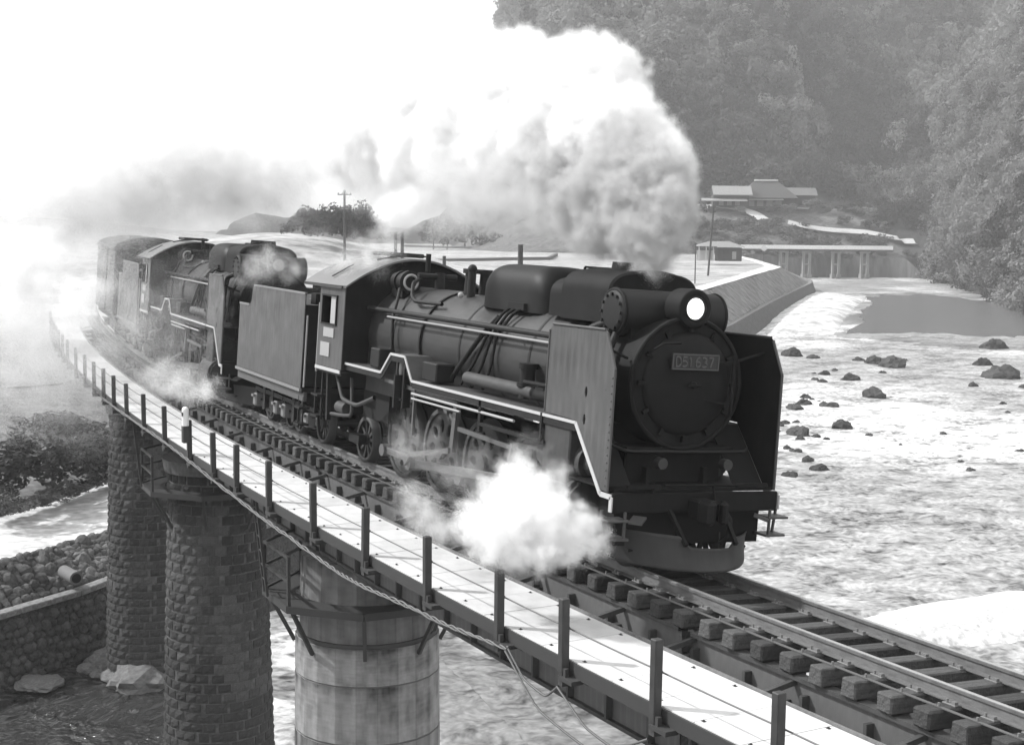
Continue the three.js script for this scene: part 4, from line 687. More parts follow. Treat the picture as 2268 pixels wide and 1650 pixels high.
    for (let i = 0; i < 22; i++) for (let j = 0; j < N - 1; j++) { const a = i * N + j, b = a + 1, c = a + N, d = c + 1; ix.push(a, b, c, b, d, c); }
    for (const [r, f] of [[0, 1], [22, -1]]) for (let j = 1; j < N - 1; j++) f > 0 ? ix.push(r * N, r * N + j + 1, r * N + j) : ix.push(r * N, r * N + j, r * N + j + 1);
    const g = new THREE.BufferGeometry(); g.setAttribute('position', new THREE.Float32BufferAttribute(p, 3)); g.setIndex(ix); g.computeVertexNormals(); m.add(g); return m;
  })(), 'dome_casing', mat(0.013, 0.55, { specularIntensity: 0.5, map: withRepeat(T.grime, 0.5, 0.5), side: THREE.DoubleSide }));
  put(new MB().rod(V(-6.92, 3.2, 0.1), V(-6.92, 3.72, 0.1), 0.10, 14, 0.085).rod(V(-6.92, 3.66, 0.1), V(-6.92, 3.74, 0.1), 0.13, 14).rod(V(-6.92, 3.2, -0.18), V(-6.92, 3.72, -0.18), 0.10, 14, 0.085).rod(V(-6.92, 3.66, -0.18), V(-6.92, 3.74, -0.18), 0.13, 14), 'safety_valve', M.black);
  put(new MB().rod(V(-6.55, 3.25, 0.25), V(-6.55, 3.74, 0.25), 0.07, 12).ball(0.08, -6.55, 3.74, 0.25), 'whistle', M.black);
  put(new MB().ball(0.05, -6.42, 3.30, 0.5), 'washout_plug', M.pale);
  // turret, generator and pipes before the cab
  put(new MB().rod(V(-8.55, 3.42, 0.5), V(-9.05, 3.42, 0.5), 0.17, 18).rod(V(-8.5, 3.42, 0.5), V(-8.6, 3.42, 0.5), 0.21, 18).rod(V(-8.8, 3.42, 0.5), V(-8.86, 3.42, 0.5), 0.2, 18).box(0.5, 0.16, 0.25, -8.8, 3.22, 0.5), 'generator', M.black);
  put(new MB().add(new THREE.TorusGeometry(0.13, 0.025, 8, 24), mx(-8.48, 3.42, 0.5, 0, PI / 2)), 'generator_rim', mat(0.35, 0.4));
  put(new MB().rod(V(-8.3, 3.3, 0.02), V(-8.3, 3.62, 0.02), 0.09, 12).rod(V(-8.3, 3.55, -0.3), V(-8.3, 3.55, 0.45), 0.055, 10).tube([V(-8.3, 3.5, 0.4), V(-8.1, 3.42, 0.62), V(-7.9, 3.2, 0.72), V(-7.6, 3.12, 0.78), V(-6.7, 3.12, 0.7)], 0.035, 28, 8).tube([V(-8.5, 3.3, 0.7), V(-8.3, 3.1, 0.82), V(-8.1, 2.8, 0.97), V(-8.0, 2.2, 1.0)], 0.03, 24, 8).rod(V(-8.9, 3.62, 0.0), V(-8.9, 3.95, 0.0), 0.05, 8), 'steam_turret', M.black);
  // sand pipes and handrail
  const sp = new MB(); for (const d of [0, 0.16, 0.32]) sp.tube([V(-4.0 - d, 3.30, 0.50), V(-4.1 - d, 3.12, 0.72), V(-4.25 - d, 2.75, 0.9), V(-4.3 - d * 1.8, 2.3, 0.94), V(-4.4 - d * 2.4, 1.93, 1.0)], 0.026, 26, 8); sp.tube([V(-4.5, 3.05, 0.75), V(-4.75, 2.7, 0.93), V(-5.4, 2.2, 0.93), V(-5.65, 1.95, 0.95)], 0.04, 26, 8); sp.box(0.5, 0.1, 0.16, -4.15, 3.24, 0.58); put(sp, 'sand_pipe', M.soot);
  for (const z of [1, -1]) {
    put(new MB().rod(V(-8.3, 2.80, 0.985 * z), V(-1.9, 2.80, 0.985 * z), 0.022, 8), 'handrail', mat(0.22, 0.5));
    put(new MB().rod(V(-9.3, 2.90, 0.94 * z), V(-1.7, 2.90, 0.94 * z), 0.045, 8), 'ejector_pipe', M.black);
    const hs = new MB(); for (let x = -7.9; x < -1.9; x += 1.45) hs.rod(V(x, 2.79, 0.84 * z), V(x, 2.80, 0.985 * z), 0.02, 6); put(hs, 'handrail_stud', M.black);
  }
  // running boards with white edges
  for (const z of [1, -1]) {
    const prof = [[-1.0, 1.88], [-6.36, 1.88], [-6.69, 2.25], [-7.28, 2.25], [-7.67, 1.90], [-9.35, 1.90]], full = [[0, 0.87], [0, 1.06], [-0.27, 1.06], [-1.0, 1.88], ...prof.slice(1)];
    put(new MB().bar(V(-0.30, 1.06, 1.06 * z), V(-1.0, 1.85, 1.06 * z), 0.48, 0.02), 'ramp_plate', M.soot); const bd = new MB(); for (let i = 0; i < prof.length - 1; i++) bd.bar(V(prof[i][0], prof[i][1] - 0.03, 1.06 * z), V(prof[i + 1][0], prof[i + 1][1] - 0.03, 1.06 * z), 0.5, 0.03); put(bd, 'running_board', mat(0.08, 0.6, { map: withRepeat(T.grime, 0.6, 0.6) }));
    const st = new MB(); for (let i = 0; i < full.length - 1; i++) st.bar(V(full[i][0], full[i][1] - 0.03, 1.318 * z), V(full[i + 1][0], full[i + 1][1] - 0.03, 1.318 * z), 0.02, i < 3 ? 0.065 : 0.04); put(st, 'white_edge', M.trim);
    const va = new MB(); for (let i = 0; i < prof.length - 1; i++) va.bar(V(prof[i][0], prof[i][1] - 0.10, 1.30 * z), V(prof[i + 1][0], prof[i + 1][1] - 0.10, 1.30 * z), 0.02, 0.09); put(va, 'valance', M.black);
    put(new MB().box(0.55, 0.30, 0.34, -5.9, 2.05, 1.06 * z, 0, 0, 0, 0.02).box(0.40, 0.34, 0.3, -8.15, 2.08, 1.1 * z, 0, 0, 0, 0.02), 'tool_box', M.black);
    // air tank line, compressors and pumps on the board
    put(new MB().rod(V(-4.9, 2.06, 1.02 * z), V(-2.6, 2.06, 1.02 * z), 0.10, 14), 'air_tank', M.dusty); put(new MB().rod(V(-3.0, 1.95, 1.0 * z), V(-3.0, 2.42, 1.0 * z), 0.11, 14).rod(V(-3.0, 2.38, 1.0 * z), V(-3.0, 2.46, 1.0 * z), 0.14, 14).rod(V(-3.0, 2.12, 1.0 * z), V(-3.0, 2.18, 1.0 * z), 0.15, 14).rod(V(-2.7, 2.06, 1.02 * z), V(-2.0, 2.06, 1.02 * z), 0.10, 14).rod(V(-2.9, 2.2, 1.1 * z), V(-1.9, 2.22, 1.1 * z), 0.03, 8).box(0.3, 0.2, 0.2, -2.45, 2.12, 1.0 * z, 0, 0, 0, 0.03), 'feed_pump', M.soot);
    // smoke deflector
    const sh = poly([[-0.42, 3.12], [-1.78, 3.10], [-1.86, 3.02], [-1.86, 1.9], [-1.02, 1.88], [-0.30, 1.08], [-0.10, 1.08], [-0.12, 2.15], [-0.12, 2.63], [-0.36, 3.08]]);
    const hol = new THREE.Path(); for (const [x, y] of z > 0 ? [[-0.80, 2.28], [-0.80, 1.92]] : []) { const h = new THREE.Path(); h.absellipse(x, y, 0.035, 0.07, 0, 2 * PI, true); sh.holes.push(h); }
    const d = put(new MB().add(extrude(sh, 0.012), mx(0, 0, 1.312 * z - 0.006)), 'smoke_deflector', z > 0 ? M.side : M.front);  // far deflector takes the darker material, standing in for shade on its inner face
    put(new MB().rod(V(-1.86, 3.02, 1.318 * z), V(-1.86, 1.9, 1.318 * z), 0.018, 6).rod(V(-1.78, 3.105, 1.318 * z), V(-0.42, 3.12, 1.318 * z), 0.02, 6).rod(V(-0.37, 3.08, 1.318 * z), V(-0.12, 2.63, 1.318 * z), 0.02, 6).rod(V(-0.12, 2.63, 1.318 * z), V(-0.10, 1.08, 1.318 * z), 0.02, 6), 'deflector_edge', M.side, d);
    const rv = new MB(); for (let k = 0; k < 15; k++) rv.ball(0.016, -0.17, 1.15 + k * 0.098, 1.32 * z, [1, 1, 0.6], 6); put(rv, 'rivet', M.side, d);
    for (const [x0, y0, x1, y1] of [[-0.5, 2.9, -0.6, 2.75], [-1.4, 2.9, -1.4, 2.75], [-1.2, 2.1, -1.2, 2.1]]) put(new MB().bar(V(x0, y0, 1.28 * z), V(x1, y1, 0.85 * z), 0.03), 'deflector_stay', M.front);
    // cylinders and valve gear
    put(new MB().rod(V(-2.15, 0.72, 1.0 * z), V(-1.1, 0.72, 1.0 * z), 0.40, 28).rod(V(-1.1, 0.72, 1.0 * z), V(-1.04, 0.72, 1.0 * z), 0.34, 28).rod(V(-2.2, 1.30, 0.96 * z), V(-1.05, 1.30, 0.96 * z), 0.25, 24).rod(V(-1.05, 1.30, 0.96 * z), V(-0.92, 1.30, 0.96 * z), 0.17, 18).box(0.72, 0.95, 0.5, -1.55, 1.3, 1.03 * z, 0, 0, 0, 0.02), 'cylinder_block', M.dusty);
    const cb = new MB(); for (let k = 0; k < 12; k++) { const a = k / 12 * 2 * PI; cb.rod(V(-1.06, 0.72 + Math.sin(a) * 0.36, z + Math.cos(a) * 0.36), V(-1.02, 0.72 + Math.sin(a) * 0.36, z + Math.cos(a) * 0.36), 0.022, 6); } put(cb, 'cover_bolt', M.iron);
    put(new MB().box(0.05, 0.42, 0.06, -1.93, 1.66, 1.30 * z).box(2.0, 0.05, 0.07, -2.85, 1.47, 1.28 * z).box(0.07, 0.5, 0.06, -3.85, 1.6, 1.28 * z), 'motion_bracket', M.soot);
    put(new MB().box(1.25, 0.06, 0.12, -2.85, 0.93, 1.0 * z).box(1.25, 0.06, 0.12, -2.85, 0.51, 1.0 * z), 'slide_bar', M.rod);
    const cr = -6.45, crank = V(cr - 0.22, 0.70 - 0.25, 1.0 * z);
    put(new MB().rod(V(-2.15, 0.72, 1.0 * z), V(-3.0, 0.72, 1.0 * z), 0.04, 10).box(0.4, 0.36, 0.16, -3.05, 0.72, 1.0 * z, 0, 0, 0, 0.02), 'crosshead', M.rod);
    put(new MB().bar(V(-3.05, 0.72, 1.04 * z), crank.clone().setZ(1.04 * z), 0.06, 0.15, 0.01).rod(crank.clone().setZ(0.9 * z), crank.clone().setZ(1.16 * z), 0.12, 16), 'main_rod', M.rod);
    put(new MB().bar(V(-3.35 - 0.22, 0.45, 0.9 * z), V(-8.0 - 0.22, 0.45, 0.9 * z), 0.05, 0.12, 0.01).rod(V(-3.57, 0.45, 0.84 * z), V(-3.57, 0.45, 0.98 * z), 0.11, 14).rod(V(-5.12, 0.45, 0.84 * z), V(-5.12, 0.45, 0.98 * z), 0.12, 14).rod(V(-8.22, 0.45, 0.84 * z), V(-8.22, 0.45, 0.98 * z), 0.11, 14), 'side_rod', M.rod);
    put(new MB().bar(V(-3.1, 0.62, 1.12 * z), V(-3.35, 0.30, 1.12 * z), 0.04, 0.06).bar(V(-3.35, 0.30, 1.12 * z), V(-3.05, 1.28, 1.14 * z), 0.04, 0.06).bar(V(-2.2, 1.32, 1.1 * z), V(-3.05, 1.28, 1.1 * z), 0.05, 0.05).bar(V(-3.05, 1.22, 1.12 * z), V(-4.9, 1.26, 1.12 * z), 0.045, 0.07).bar(V(-4.95, 1.62, 1.14 * z), V(-5.02, 0.88, 1.14 * z), 0.08, 0.12).bar(V(-5.02, 0.90, 1.2 * z), V(-6.5, 0.62, 1.2 * z), 0.05, 0.08).bar(crank.clone().setZ(1.2 * z), V(-6.5, 0.62, 1.2 * z), 0.05, 0.09), 'valve_gear', M.rod);
    put(new MB().bar(V(-4.8, 1.66, 1.2 * z), V(-7.7, 1.74, 1.2 * z), 0.05, 0.06).bar(V(-6.4, 1.85, 1.22 * z), V(-6.4, 0.95, 1.22 * z), 0.05, 0.05), 'reach_rod', M.rod);
    const pp = new MB(); pp.rod(V(-6.37, 1.745, 1.29 * z), V(-2.79, 1.745, 1.29 * z), 0.02, 8).rod(V(-6.37, 1.645, 1.29 * z), V(-2.78, 1.645, 1.29 * z), 0.022, 8).rod(V(-6.37, 1.565, 1.29 * z), V(-4.55, 1.565, 1.29 * z), 0.018, 8); put(pp, 'cooling_pipe', M.pale);
    put(new MB().bar(V(-6.9, 1.9, 1.24 * z), V(-6.9, 1.35, 1.24 * z), 0.3, 0.05).box(0.06, 0.85, 0.05, -6.75, 1.78, 1.27 * z).box(0.06, 0.85, 0.05, -7.05, 1.78, 1.27 * z).box(0.3, 0.03, 0.1, -6.9, 1.5, 1.27 * z), 'board_ladder', M.black);
    put(new MB().ball(0.09, -7.05, 2.0, 1.22 * z, [0.8, 2, 0.6]), 'lubricator', M.pale);
    // cab side with window
    const cs = poly([[-9.35, 1.74], [-10.62, 1.74], [-10.62, 3.27], [-9.35, 3.27]]), win = new THREE.Path([[-9.72, 2.55], [-9.72, 3.05], [-10.42, 3.05], [-10.42, 2.55]].map((p) => new THREE.Vector2(p[0], p[1]))); cs.holes.push(win);
    const cab = put(new MB().add(extrude(cs, 0.02), mx(0, 0, 1.385 * z - 0.01)), 'cab_side', M.side);
    put(new MB().box(0.36, 0.5, 0.015, -9.9, 2.8, 1.37 * z), 'window_pane', mat(0.35, 0.1), cab);
    put(new MB().box(0.78, 0.03, 0.05, -10.07, 2.535, 1.4 * z).box(0.78, 0.03, 0.05, -10.07, 3.065, 1.4 * z).box(0.03, 0.5, 0.05, -9.71, 2.8, 1.4 * z).box(0.03, 0.5, 0.05, -10.43, 2.8, 1.4 * z), 'window_frame', M.black, cab);
    put(new MB().box(0.52, 0.17, 0.015, -10.05, 2.38, 1.405 * z).box(0.46, 0.26, 0.015, -10.2, 2.06, 1.405 * z), 'cab_plate', mat(0.30, 0.45), cab);
    put(new MB().rod(V(-10.68, 1.6, 1.37 * z), V(-10.68, 2.9, 1.37 * z), 0.02, 8), 'grab_rail', M.pale, cab);
    put(new MB().bar(V(-9.38, 1.70, 1.40 * z), V(-10.66, 1.70, 1.40 * z), 0.02, 0.06), 'white_edge', M.trim);
    put(new MB().box(1.3, 0.06, 0.16, -10.0, 1.66, 1.30 * z).bar(V(-10.3, 1.6, 1.25 * z), V(-10.3, 0.72, 1.22 * z), 0.08, 0.08).box(0.35, 0.04, 0.2, -10.75, 0.75, 1.26 * z).box(0.35, 0.04, 0.2, -10.75, 1.15, 1.26 * z).bar(V(-10.92, 1.6, 1.26 * z), V(-10.92, 0.7, 1.26 * z), 0.04, 0.04).bar(V(-10.58, 1.6, 1.26 * z), V(-10.58, 0.7, 1.26 * z), 0.04, 0.04), 'cab_step', M.black);
    put(new MB().tube([V(-10.0, 1.6, 1.2 * z), V(-9.6, 1.2, 1.22 * z), V(-9.0, 1.15, 1.18 * z), V(-8.4, 1.35, 1.1 * z)], 0.04, 24, 8).tube([V(-9.4, 1.6, 1.15 * z), V(-9.2, 0.95, 1.2 * z), V(-10.2, 0.85, 1.2 * z)], 0.035, 24, 8).rod(V(-9.9, 1.02, 1.16 * z), V(-9.5, 1.02, 1.16 * z), 0.11, 12), 'injector_pipe', M.dusty);
  }
  // cab front wall and arched roof
  const ya = (z) => 3.27 + 0.57 * Math.cos(Math.min(1, Math.abs(z) / 1.42) * PI / 2) ** 0.85, fw = new THREE.Shape(); fw.moveTo(-1.38, 1.74); fw.lineTo(1.38, 1.74); for (let k = 0; k <= 20; k++) { const z = 1.38 - 2.76 * k / 20; fw.lineTo(z, ya(z) - 0.03); }
  put(new MB().add(extrude(fw, 0.02), mx(-9.37, 0, 0, 0, PI / 2)), 'cab_front', M.front);
  put((() => { const p = [], ix = [], n = 24, xs = [-9.22, -11.42]; for (const off of [0, -0.035]) for (const x of xs) for (let k = 0; k <= n; k++) { const z = 1.44 - 2.88 * k / n; p.push(x, ya(z) + off, z); } const q = n + 1; for (let k = 0; k < n; k++) { ix.push(k, q + k, k + 1, k + 1, q + k, q + k + 1); const o2 = 2 * q; ix.push(o2 + k, o2 + k + 1, o2 + q + k, o2 + k + 1, o2 + q + k + 1, o2 + q + k); ix.push(k, k + 1, o2 + k, k + 1, o2 + k + 1, o2 + k); ix.push(q + k, o2 + q + k, q + k + 1, q + k + 1, o2 + q + k, o2 + q + k + 1); } const g = new THREE.BufferGeometry(); g.setAttribute('position', new THREE.Float32BufferAttribute(p, 3)); g.setIndex(ix); const f = g.toNonIndexed(); f.computeVertexNormals(); return new MB().add(f); })(), 'cab_roof', mat(0.24, 0.6, { map: withRepeat(T.grime, 0.5, 0.5), side: THREE.DoubleSide }));
  put(new MB().box(0.9, 0.08, 0.7, -10.3, 3.90, 0, 0, 0, 0, 0.02).bar(V(-9.5, 3.86, 0.42), V(-9.5, 3.78, 0.75), 0.03).bar(V(-9.5, 3.86, 0.42), V(-9.5, 3.9, -0.3), 0.03), 'roof_vent', M.black);
  put(new MB().bar(V(-9.4, 3.24, 1.44), V(-11.4, 3.24, 1.44), 0.03, 0.05).bar(V(-10.3, 3.42, 1.30), V(-10.3, 3.66, 0.9), 0.05, 0.02), 'rain_strip', M.dusty);
  put(new MB().box(1.2, 0.05, 2.6, -10.3, 1.72, 0).box(0.06, 1.5, 0.5, -10.62, 2.5, 1.1).box(0.06, 1.5, 0.5, -10.62, 2.5, -1.1), 'cab_floor', M.soot);
  // front end: deck, buffer beam, coupler, steps, plough
  put(new MB().box(0.06, 0.26, 2.6, -0.02, 0.95, 0, 0, 0, 0, 0.01), 'buffer_beam', M.front);
  put(new MB().box(1.4, 0.03, 2.5, -0.75, 1.10, 0).box(0.04, 0.42, 1.5, -0.62, 1.33, 0).box(0.5, 0.05, 1.7, -0.70, 1.58, 0), 'front_deck', M.front);
  put(new MB().tube([V(-0.45, 1.64, 1.12), V(-0.34, 1.60, 1.0), V(-0.30, 1.57, 0.85), V(-0.30, 1.57, -0.85), V(-0.34, 1.60, -1.0)], 0.022, 30, 8), 'deck_rail', M.black);
  put(new MB().rod(V(-0.35, 1.42, 0.42), V(-0.22, 1.42, 0.42), 0.075, 14).rod(V(-0.35, 1.40, -0.62), V(-0.22, 1.40, -0.62), 0.075, 14), 'marker_lamp', mat(0.035, 0.35));
  put(new MB().box(0.05, 0.05, 0.5, 0.02, 1.16, 0.85).box(0.05, 0.05, 0.5, 0.02, 1.17, -0.85).rod(V(0.05, 1.18, 0.55), V(0.05, 1.18, -0.7), 0.016, 8).rod(V(0.05, 1.18, -0.2), V(0.1, 0.85, -0.25), 0.014, 6).bar(V(0.02, 1.08, 0.7), V(0.02, 1.2, 0.7), 0.03), 'uncoupling_lever', M.front);
  put(new MB().box(0.35, 0.26, 0.28, 0.16, 0.88, 0, 0, 0, 0, 0.03).box(0.26, 0.32, 0.16, 0.38, 0.88, 0.10, 0, 0.2, 0, 0.05).box(0.22, 0.30, 0.12, 0.40, 0.88, -0.14, 0, -0.5, 0, 0.04), 'coupler', M.front);
  put(new MB().tube([V(0.02, 0.82, -0.45), V(0.14, 0.72, -0.45), V(0.16, 0.5, -0.42), V(0.08, 0.42, -0.36)], 0.035, 20, 8), 'brake_hose', M.soot); put(new MB().tube([V(0.02, 0.82, 0.4), V(0.14, 0.7, 0.4), V(0.14, 0.5, 0.36)], 0.03, 20, 8), 'brake_hose', M.soot); put(new MB().box(0.5, 0.55, 1.9, -0.62, 0.66, 0).box(0.06, 0.5, 2.3, -0.2, 0.62, 0), 'truck_frame', M.soot);
  for (const z of [1, -1]) put(new MB().box(0.26, 0.03, 0.32, 0.0, 0.74, 1.26 * z, 0, 0, 0, 0.005).box(0.26, 0.03, 0.32, -0.02, 0.50, 1.24 * z).bar(V(0.08, 0.85, 1.14 * z), V(0.08, 0.48, 1.14 * z), 0.03).bar(V(-0.1, 0.85, 1.38 * z), V(-0.1, 0.5, 1.34 * z), 0.03).bar(V(0.06, 0.78, 0.9 * z), V(0.18, 0.72, 1.05 * z), 0.18, 0.03), 'front_step', mat(0.06, 0.45));
  put((() => { // plough: a curved plate bowed forward, notched for the coupler
    const p = [], ix = [], uv = [], n = 48, m = 10; const cut = (z) => z < 0.42 && z > -0.42 ? (z < 0.30 && z > -0.36 ? 1 : z > 0 ? (0.42 - z) / 0.12 : (z + 0.42) / 0.06) : 0;
    for (const off of [0, -0.03]) for (let i = 0; i <= n; i++) { const z = 1.30 - 2.60 * i / n, top = 0.60 - 0.10 * (1.30 - z) / 2.60 - 0.13 * cut(z), bot = 0.13 + 0.10 * Math.abs(z / 1.30) ** 4; for (let j = 0; j <= m; j++) { const t = j / m, y = lerp(bot, top, t), x = 0.42 - 1.05 * (z / 1.30) ** 2 + 0.10 * (1 - t) ** 2 + off; p.push(x, y, z * (1 - 0.08 * (1 - t))); uv.push(z, y); } }
    const q = m + 1, half = (n + 1) * q; for (let i = 0; i < n; i++) for (let j = 0; j < m; j++) { const a = i * q + j, b = a + 1, c = a + q, d = c + 1; ix.push(a, c, b, b, c, d, half + a, half + b, half + c, half + b, half + d, half + c); if (j === m - 1) ix.push(b, d, half + b, d, half + d, half + b); if (j === 0) ix.push(a, half + a, c, c, half + a, half + c); }
    const g = new THREE.BufferGeometry(); g.setAttribute('position', new THREE.Float32BufferAttribute(p, 3)); g.setAttribute('uv', new THREE.Float32BufferAttribute(uv, 2)); g.setIndex(ix); g.computeVertexNormals(); return new MB().add(g);
  })(), 'snow_plough', mat(0.028, 0.6, { map: withRepeat(T.grime, 0.7, 0.7), side: THREE.DoubleSide }));
  put(new MB().bar(V(0.38, 0.46, 0.38), V(0.0, 0.85, 0.42), 0.05).bar(V(0.38, 0.46, -0.40), V(0.0, 0.85, -0.42), 0.05).bar(V(-0.1, 0.3, 0.9), V(-0.5, 0.6, 0.6), 0.06).bar(V(-0.1, 0.3, -0.9), V(-0.5, 0.6, -0.6), 0.06), 'plough_stay', M.front);
  // frames and wheels
  put(new MB().box(9.8, 0.75, 0.05, -5.4, 0.95, 0.46).box(9.8, 0.75, 0.05, -5.4, 0.95, -0.46).box(1.0, 1.0, 1.4, -1.5, 1.35, 0), 'main_frame', M.soot);
  wheelset(-0.62, 0.43, G.truck); for (const x of [-3.35, -4.9, -6.45, -8.0]) wheelset(x, 0.70, G.driver); wheelset(-9.75, 0.43, G.truck);
  put(new MB().box(1.2, 0.5, 1.7, -8.9, 1.15, 0).box(0.5, 0.16, 0.16, -9.75, 0.45, 0.82).box(0.5, 0.16, 0.16, -9.75, 0.45, -0.82), 'ash_pan', M.soot);
  return o;
}
function makeTender(name, label) {
  const o = thing(name, label, 'tender'), X = 15.2;
  const put = (m, nm, material, parent = o) => { const q = m.build(nm, material, parent); if (parent === o) q.position.x += X; return q; };
  for (const z of [1, -1]) {
    const sh = poly([[-11.62, 1.17], [-16.36, 1.17], [-16.36, 2.58], [-15.62, 2.58], [-15.50, 2.62], [-15.42, 2.72], [-15.36, 2.98], [-15.28, 3.02], [-11.62, 3.02]]);
    const s = put(new MB().add(extrude(sh, 0.02), mx(0, 0, 1.36 * z - 0.01)), 'side_sheet', M.side);
    put(new MB().bar(V(-11.6, 1.13, 1.37 * z), V(-16.4, 1.13, 1.37 * z), 0.05, 0.06).bar(V(-11.62, 3.02, 1.36 * z), V(-15.28, 3.02, 1.36 * z), 0.05, 0.04).bar(V(-15.6, 2.58, 1.36 * z), V(-16.36, 2.58, 1.36 * z), 0.05, 0.04), 'beading', mat(0.17, 0.5), s);
    put(new MB().box(4.9, 0.18, 0.06, -14, 1.0, 1.28 * z), 'side_frame', mat(0.07, 0.55));
    put(new MB().rod(V(-11.5, 1.2, 1.34 * z), V(-11.5, 2.6, 1.34 * z), 0.02, 8), 'grab_rail', M.pale);
    put(new MB().box(0.32, 0.04, 0.22, -11.72, 0.78, 1.28 * z).box(0.32, 0.04, 0.22, -11.72, 0.45, 1.28 * z).bar(V(-11.58, 1.0, 1.3 * z), V(-11.58, 0.42, 1.3 * z), 0.03).bar(V(-11.86, 1.0, 1.3 * z), V(-11.86, 0.42, 1.3 * z), 0.03), 'tender_step', M.black);
    for (const bx of [-12.95, -15.1]) { put(new MB().bar(V(bx - 1.05, 0.62, 0.92 * z), V(bx - 0.3, 0.32, 0.92 * z), 0.06).bar(V(bx + 1.05, 0.62, 0.92 * z), V(bx + 0.3, 0.32, 0.92 * z), 0.06).bar(V(bx - 0.3, 0.32, 0.92 * z), V(bx + 0.3, 0.32, 0.92 * z), 0.06).bar(V(bx - 1.05, 0.70, 0.92 * z), V(bx + 1.05, 0.70, 0.92 * z), 0.1, 0.09).box(0.16, 0.5, 0.1, bx - 0.3, 0.55, 0.93 * z).box(0.16, 0.5, 0.1, bx + 0.3, 0.55, 0.93 * z), 'bogie_frame', M.black); for (const d of [-0.78, 0.78]) put(new MB().box(0.24, 0.28, 0.2, bx + d, 0.47, 0.96 * z, 0, 0, 0, 0.03).box(0.16, 0.05, 0.06, bx + d, 0.56, 1.08 * z), 'axle_box', mat(0.14, 0.5)); }
  }
  for (const [h, x, y] of [[1.6, -11.66, 2.0], [1.42, -16.36, 1.88], [0.45, -15.5, 2.8]]) put(new MB().box(0.03, h, 2.7, x, y, 0), 'end_sheet', M.black);
  put(new MB().box(0.95, 0.03, 2.7, -15.93, 2.56, 0).box(4.8, 0.1, 2.7, -14, 1.12, 0), 'tank_top', M.black);
  put(new MB().rod(V(-15.95, 2.57, 0.4), V(-15.95, 2.75, 0.4), 0.28, 20), 'water_filler', M.black);
  put(new MB().rod(V(-11.8, 3.0, 0.95), V(-11.8, 3.0, -0.95), 0.02, 6).box(0.3, 0.22, 0.5, -11.8, 2.92, 0.9), 'fire_iron_rack', M.black);
  put(new MB().box(4.6, 0.5, 1.5, -14, 0.92, 0), 'under_frame', M.soot);
  put((() => { const p = [], ix = [], n = 26, m = 18; for (let i = 0; i <= n; i++) for (let j = 0; j <= m; j++) { const u = i / n, w = j / m; p.push(lerp(-15.45, -11.7, u), 2.62 + 0.32 * Math.sin(PI * w) * (0.5 + 0.5 * Math.sin(PI * Math.min(1, u * 1.3))) + 0.16 * (noise(i * 0.9, j * 0.9, 3) - 0.5), lerp(-1.33, 1.33, w)); } for (let i = 0; i < n; i++) for (let j = 0; j < m; j++) { const a = i * (m + 1) + j, b = a + 1, c = a + m + 1; ix.push(a, b, c, b, c + 1, c); } const g = new THREE.BufferGeometry(); g.setAttribute('position', new THREE.Float32BufferAttribute(p, 3)); g.setIndex(ix); const f = g.toNonIndexed(); f.computeVertexNormals(); return new MB().add(f); })(), 'coal', mat(0.02, 0.5, { side: THREE.DoubleSide }));
  for (const bx of [-12.95, -15.1]) for (const d of [-0.78, 0.78]) { for (const z of [1, -1]) { const w = part('wheel', G.truck, M.iron, o); w.position.set(bx + d + X, 0.43, z * 0.6); if (z < 0) w.rotation.y = PI; } const a = part('axle', G.axle, M.iron, o); a.position.set(bx + d + X, 0.43, 0); }
  return o;
}
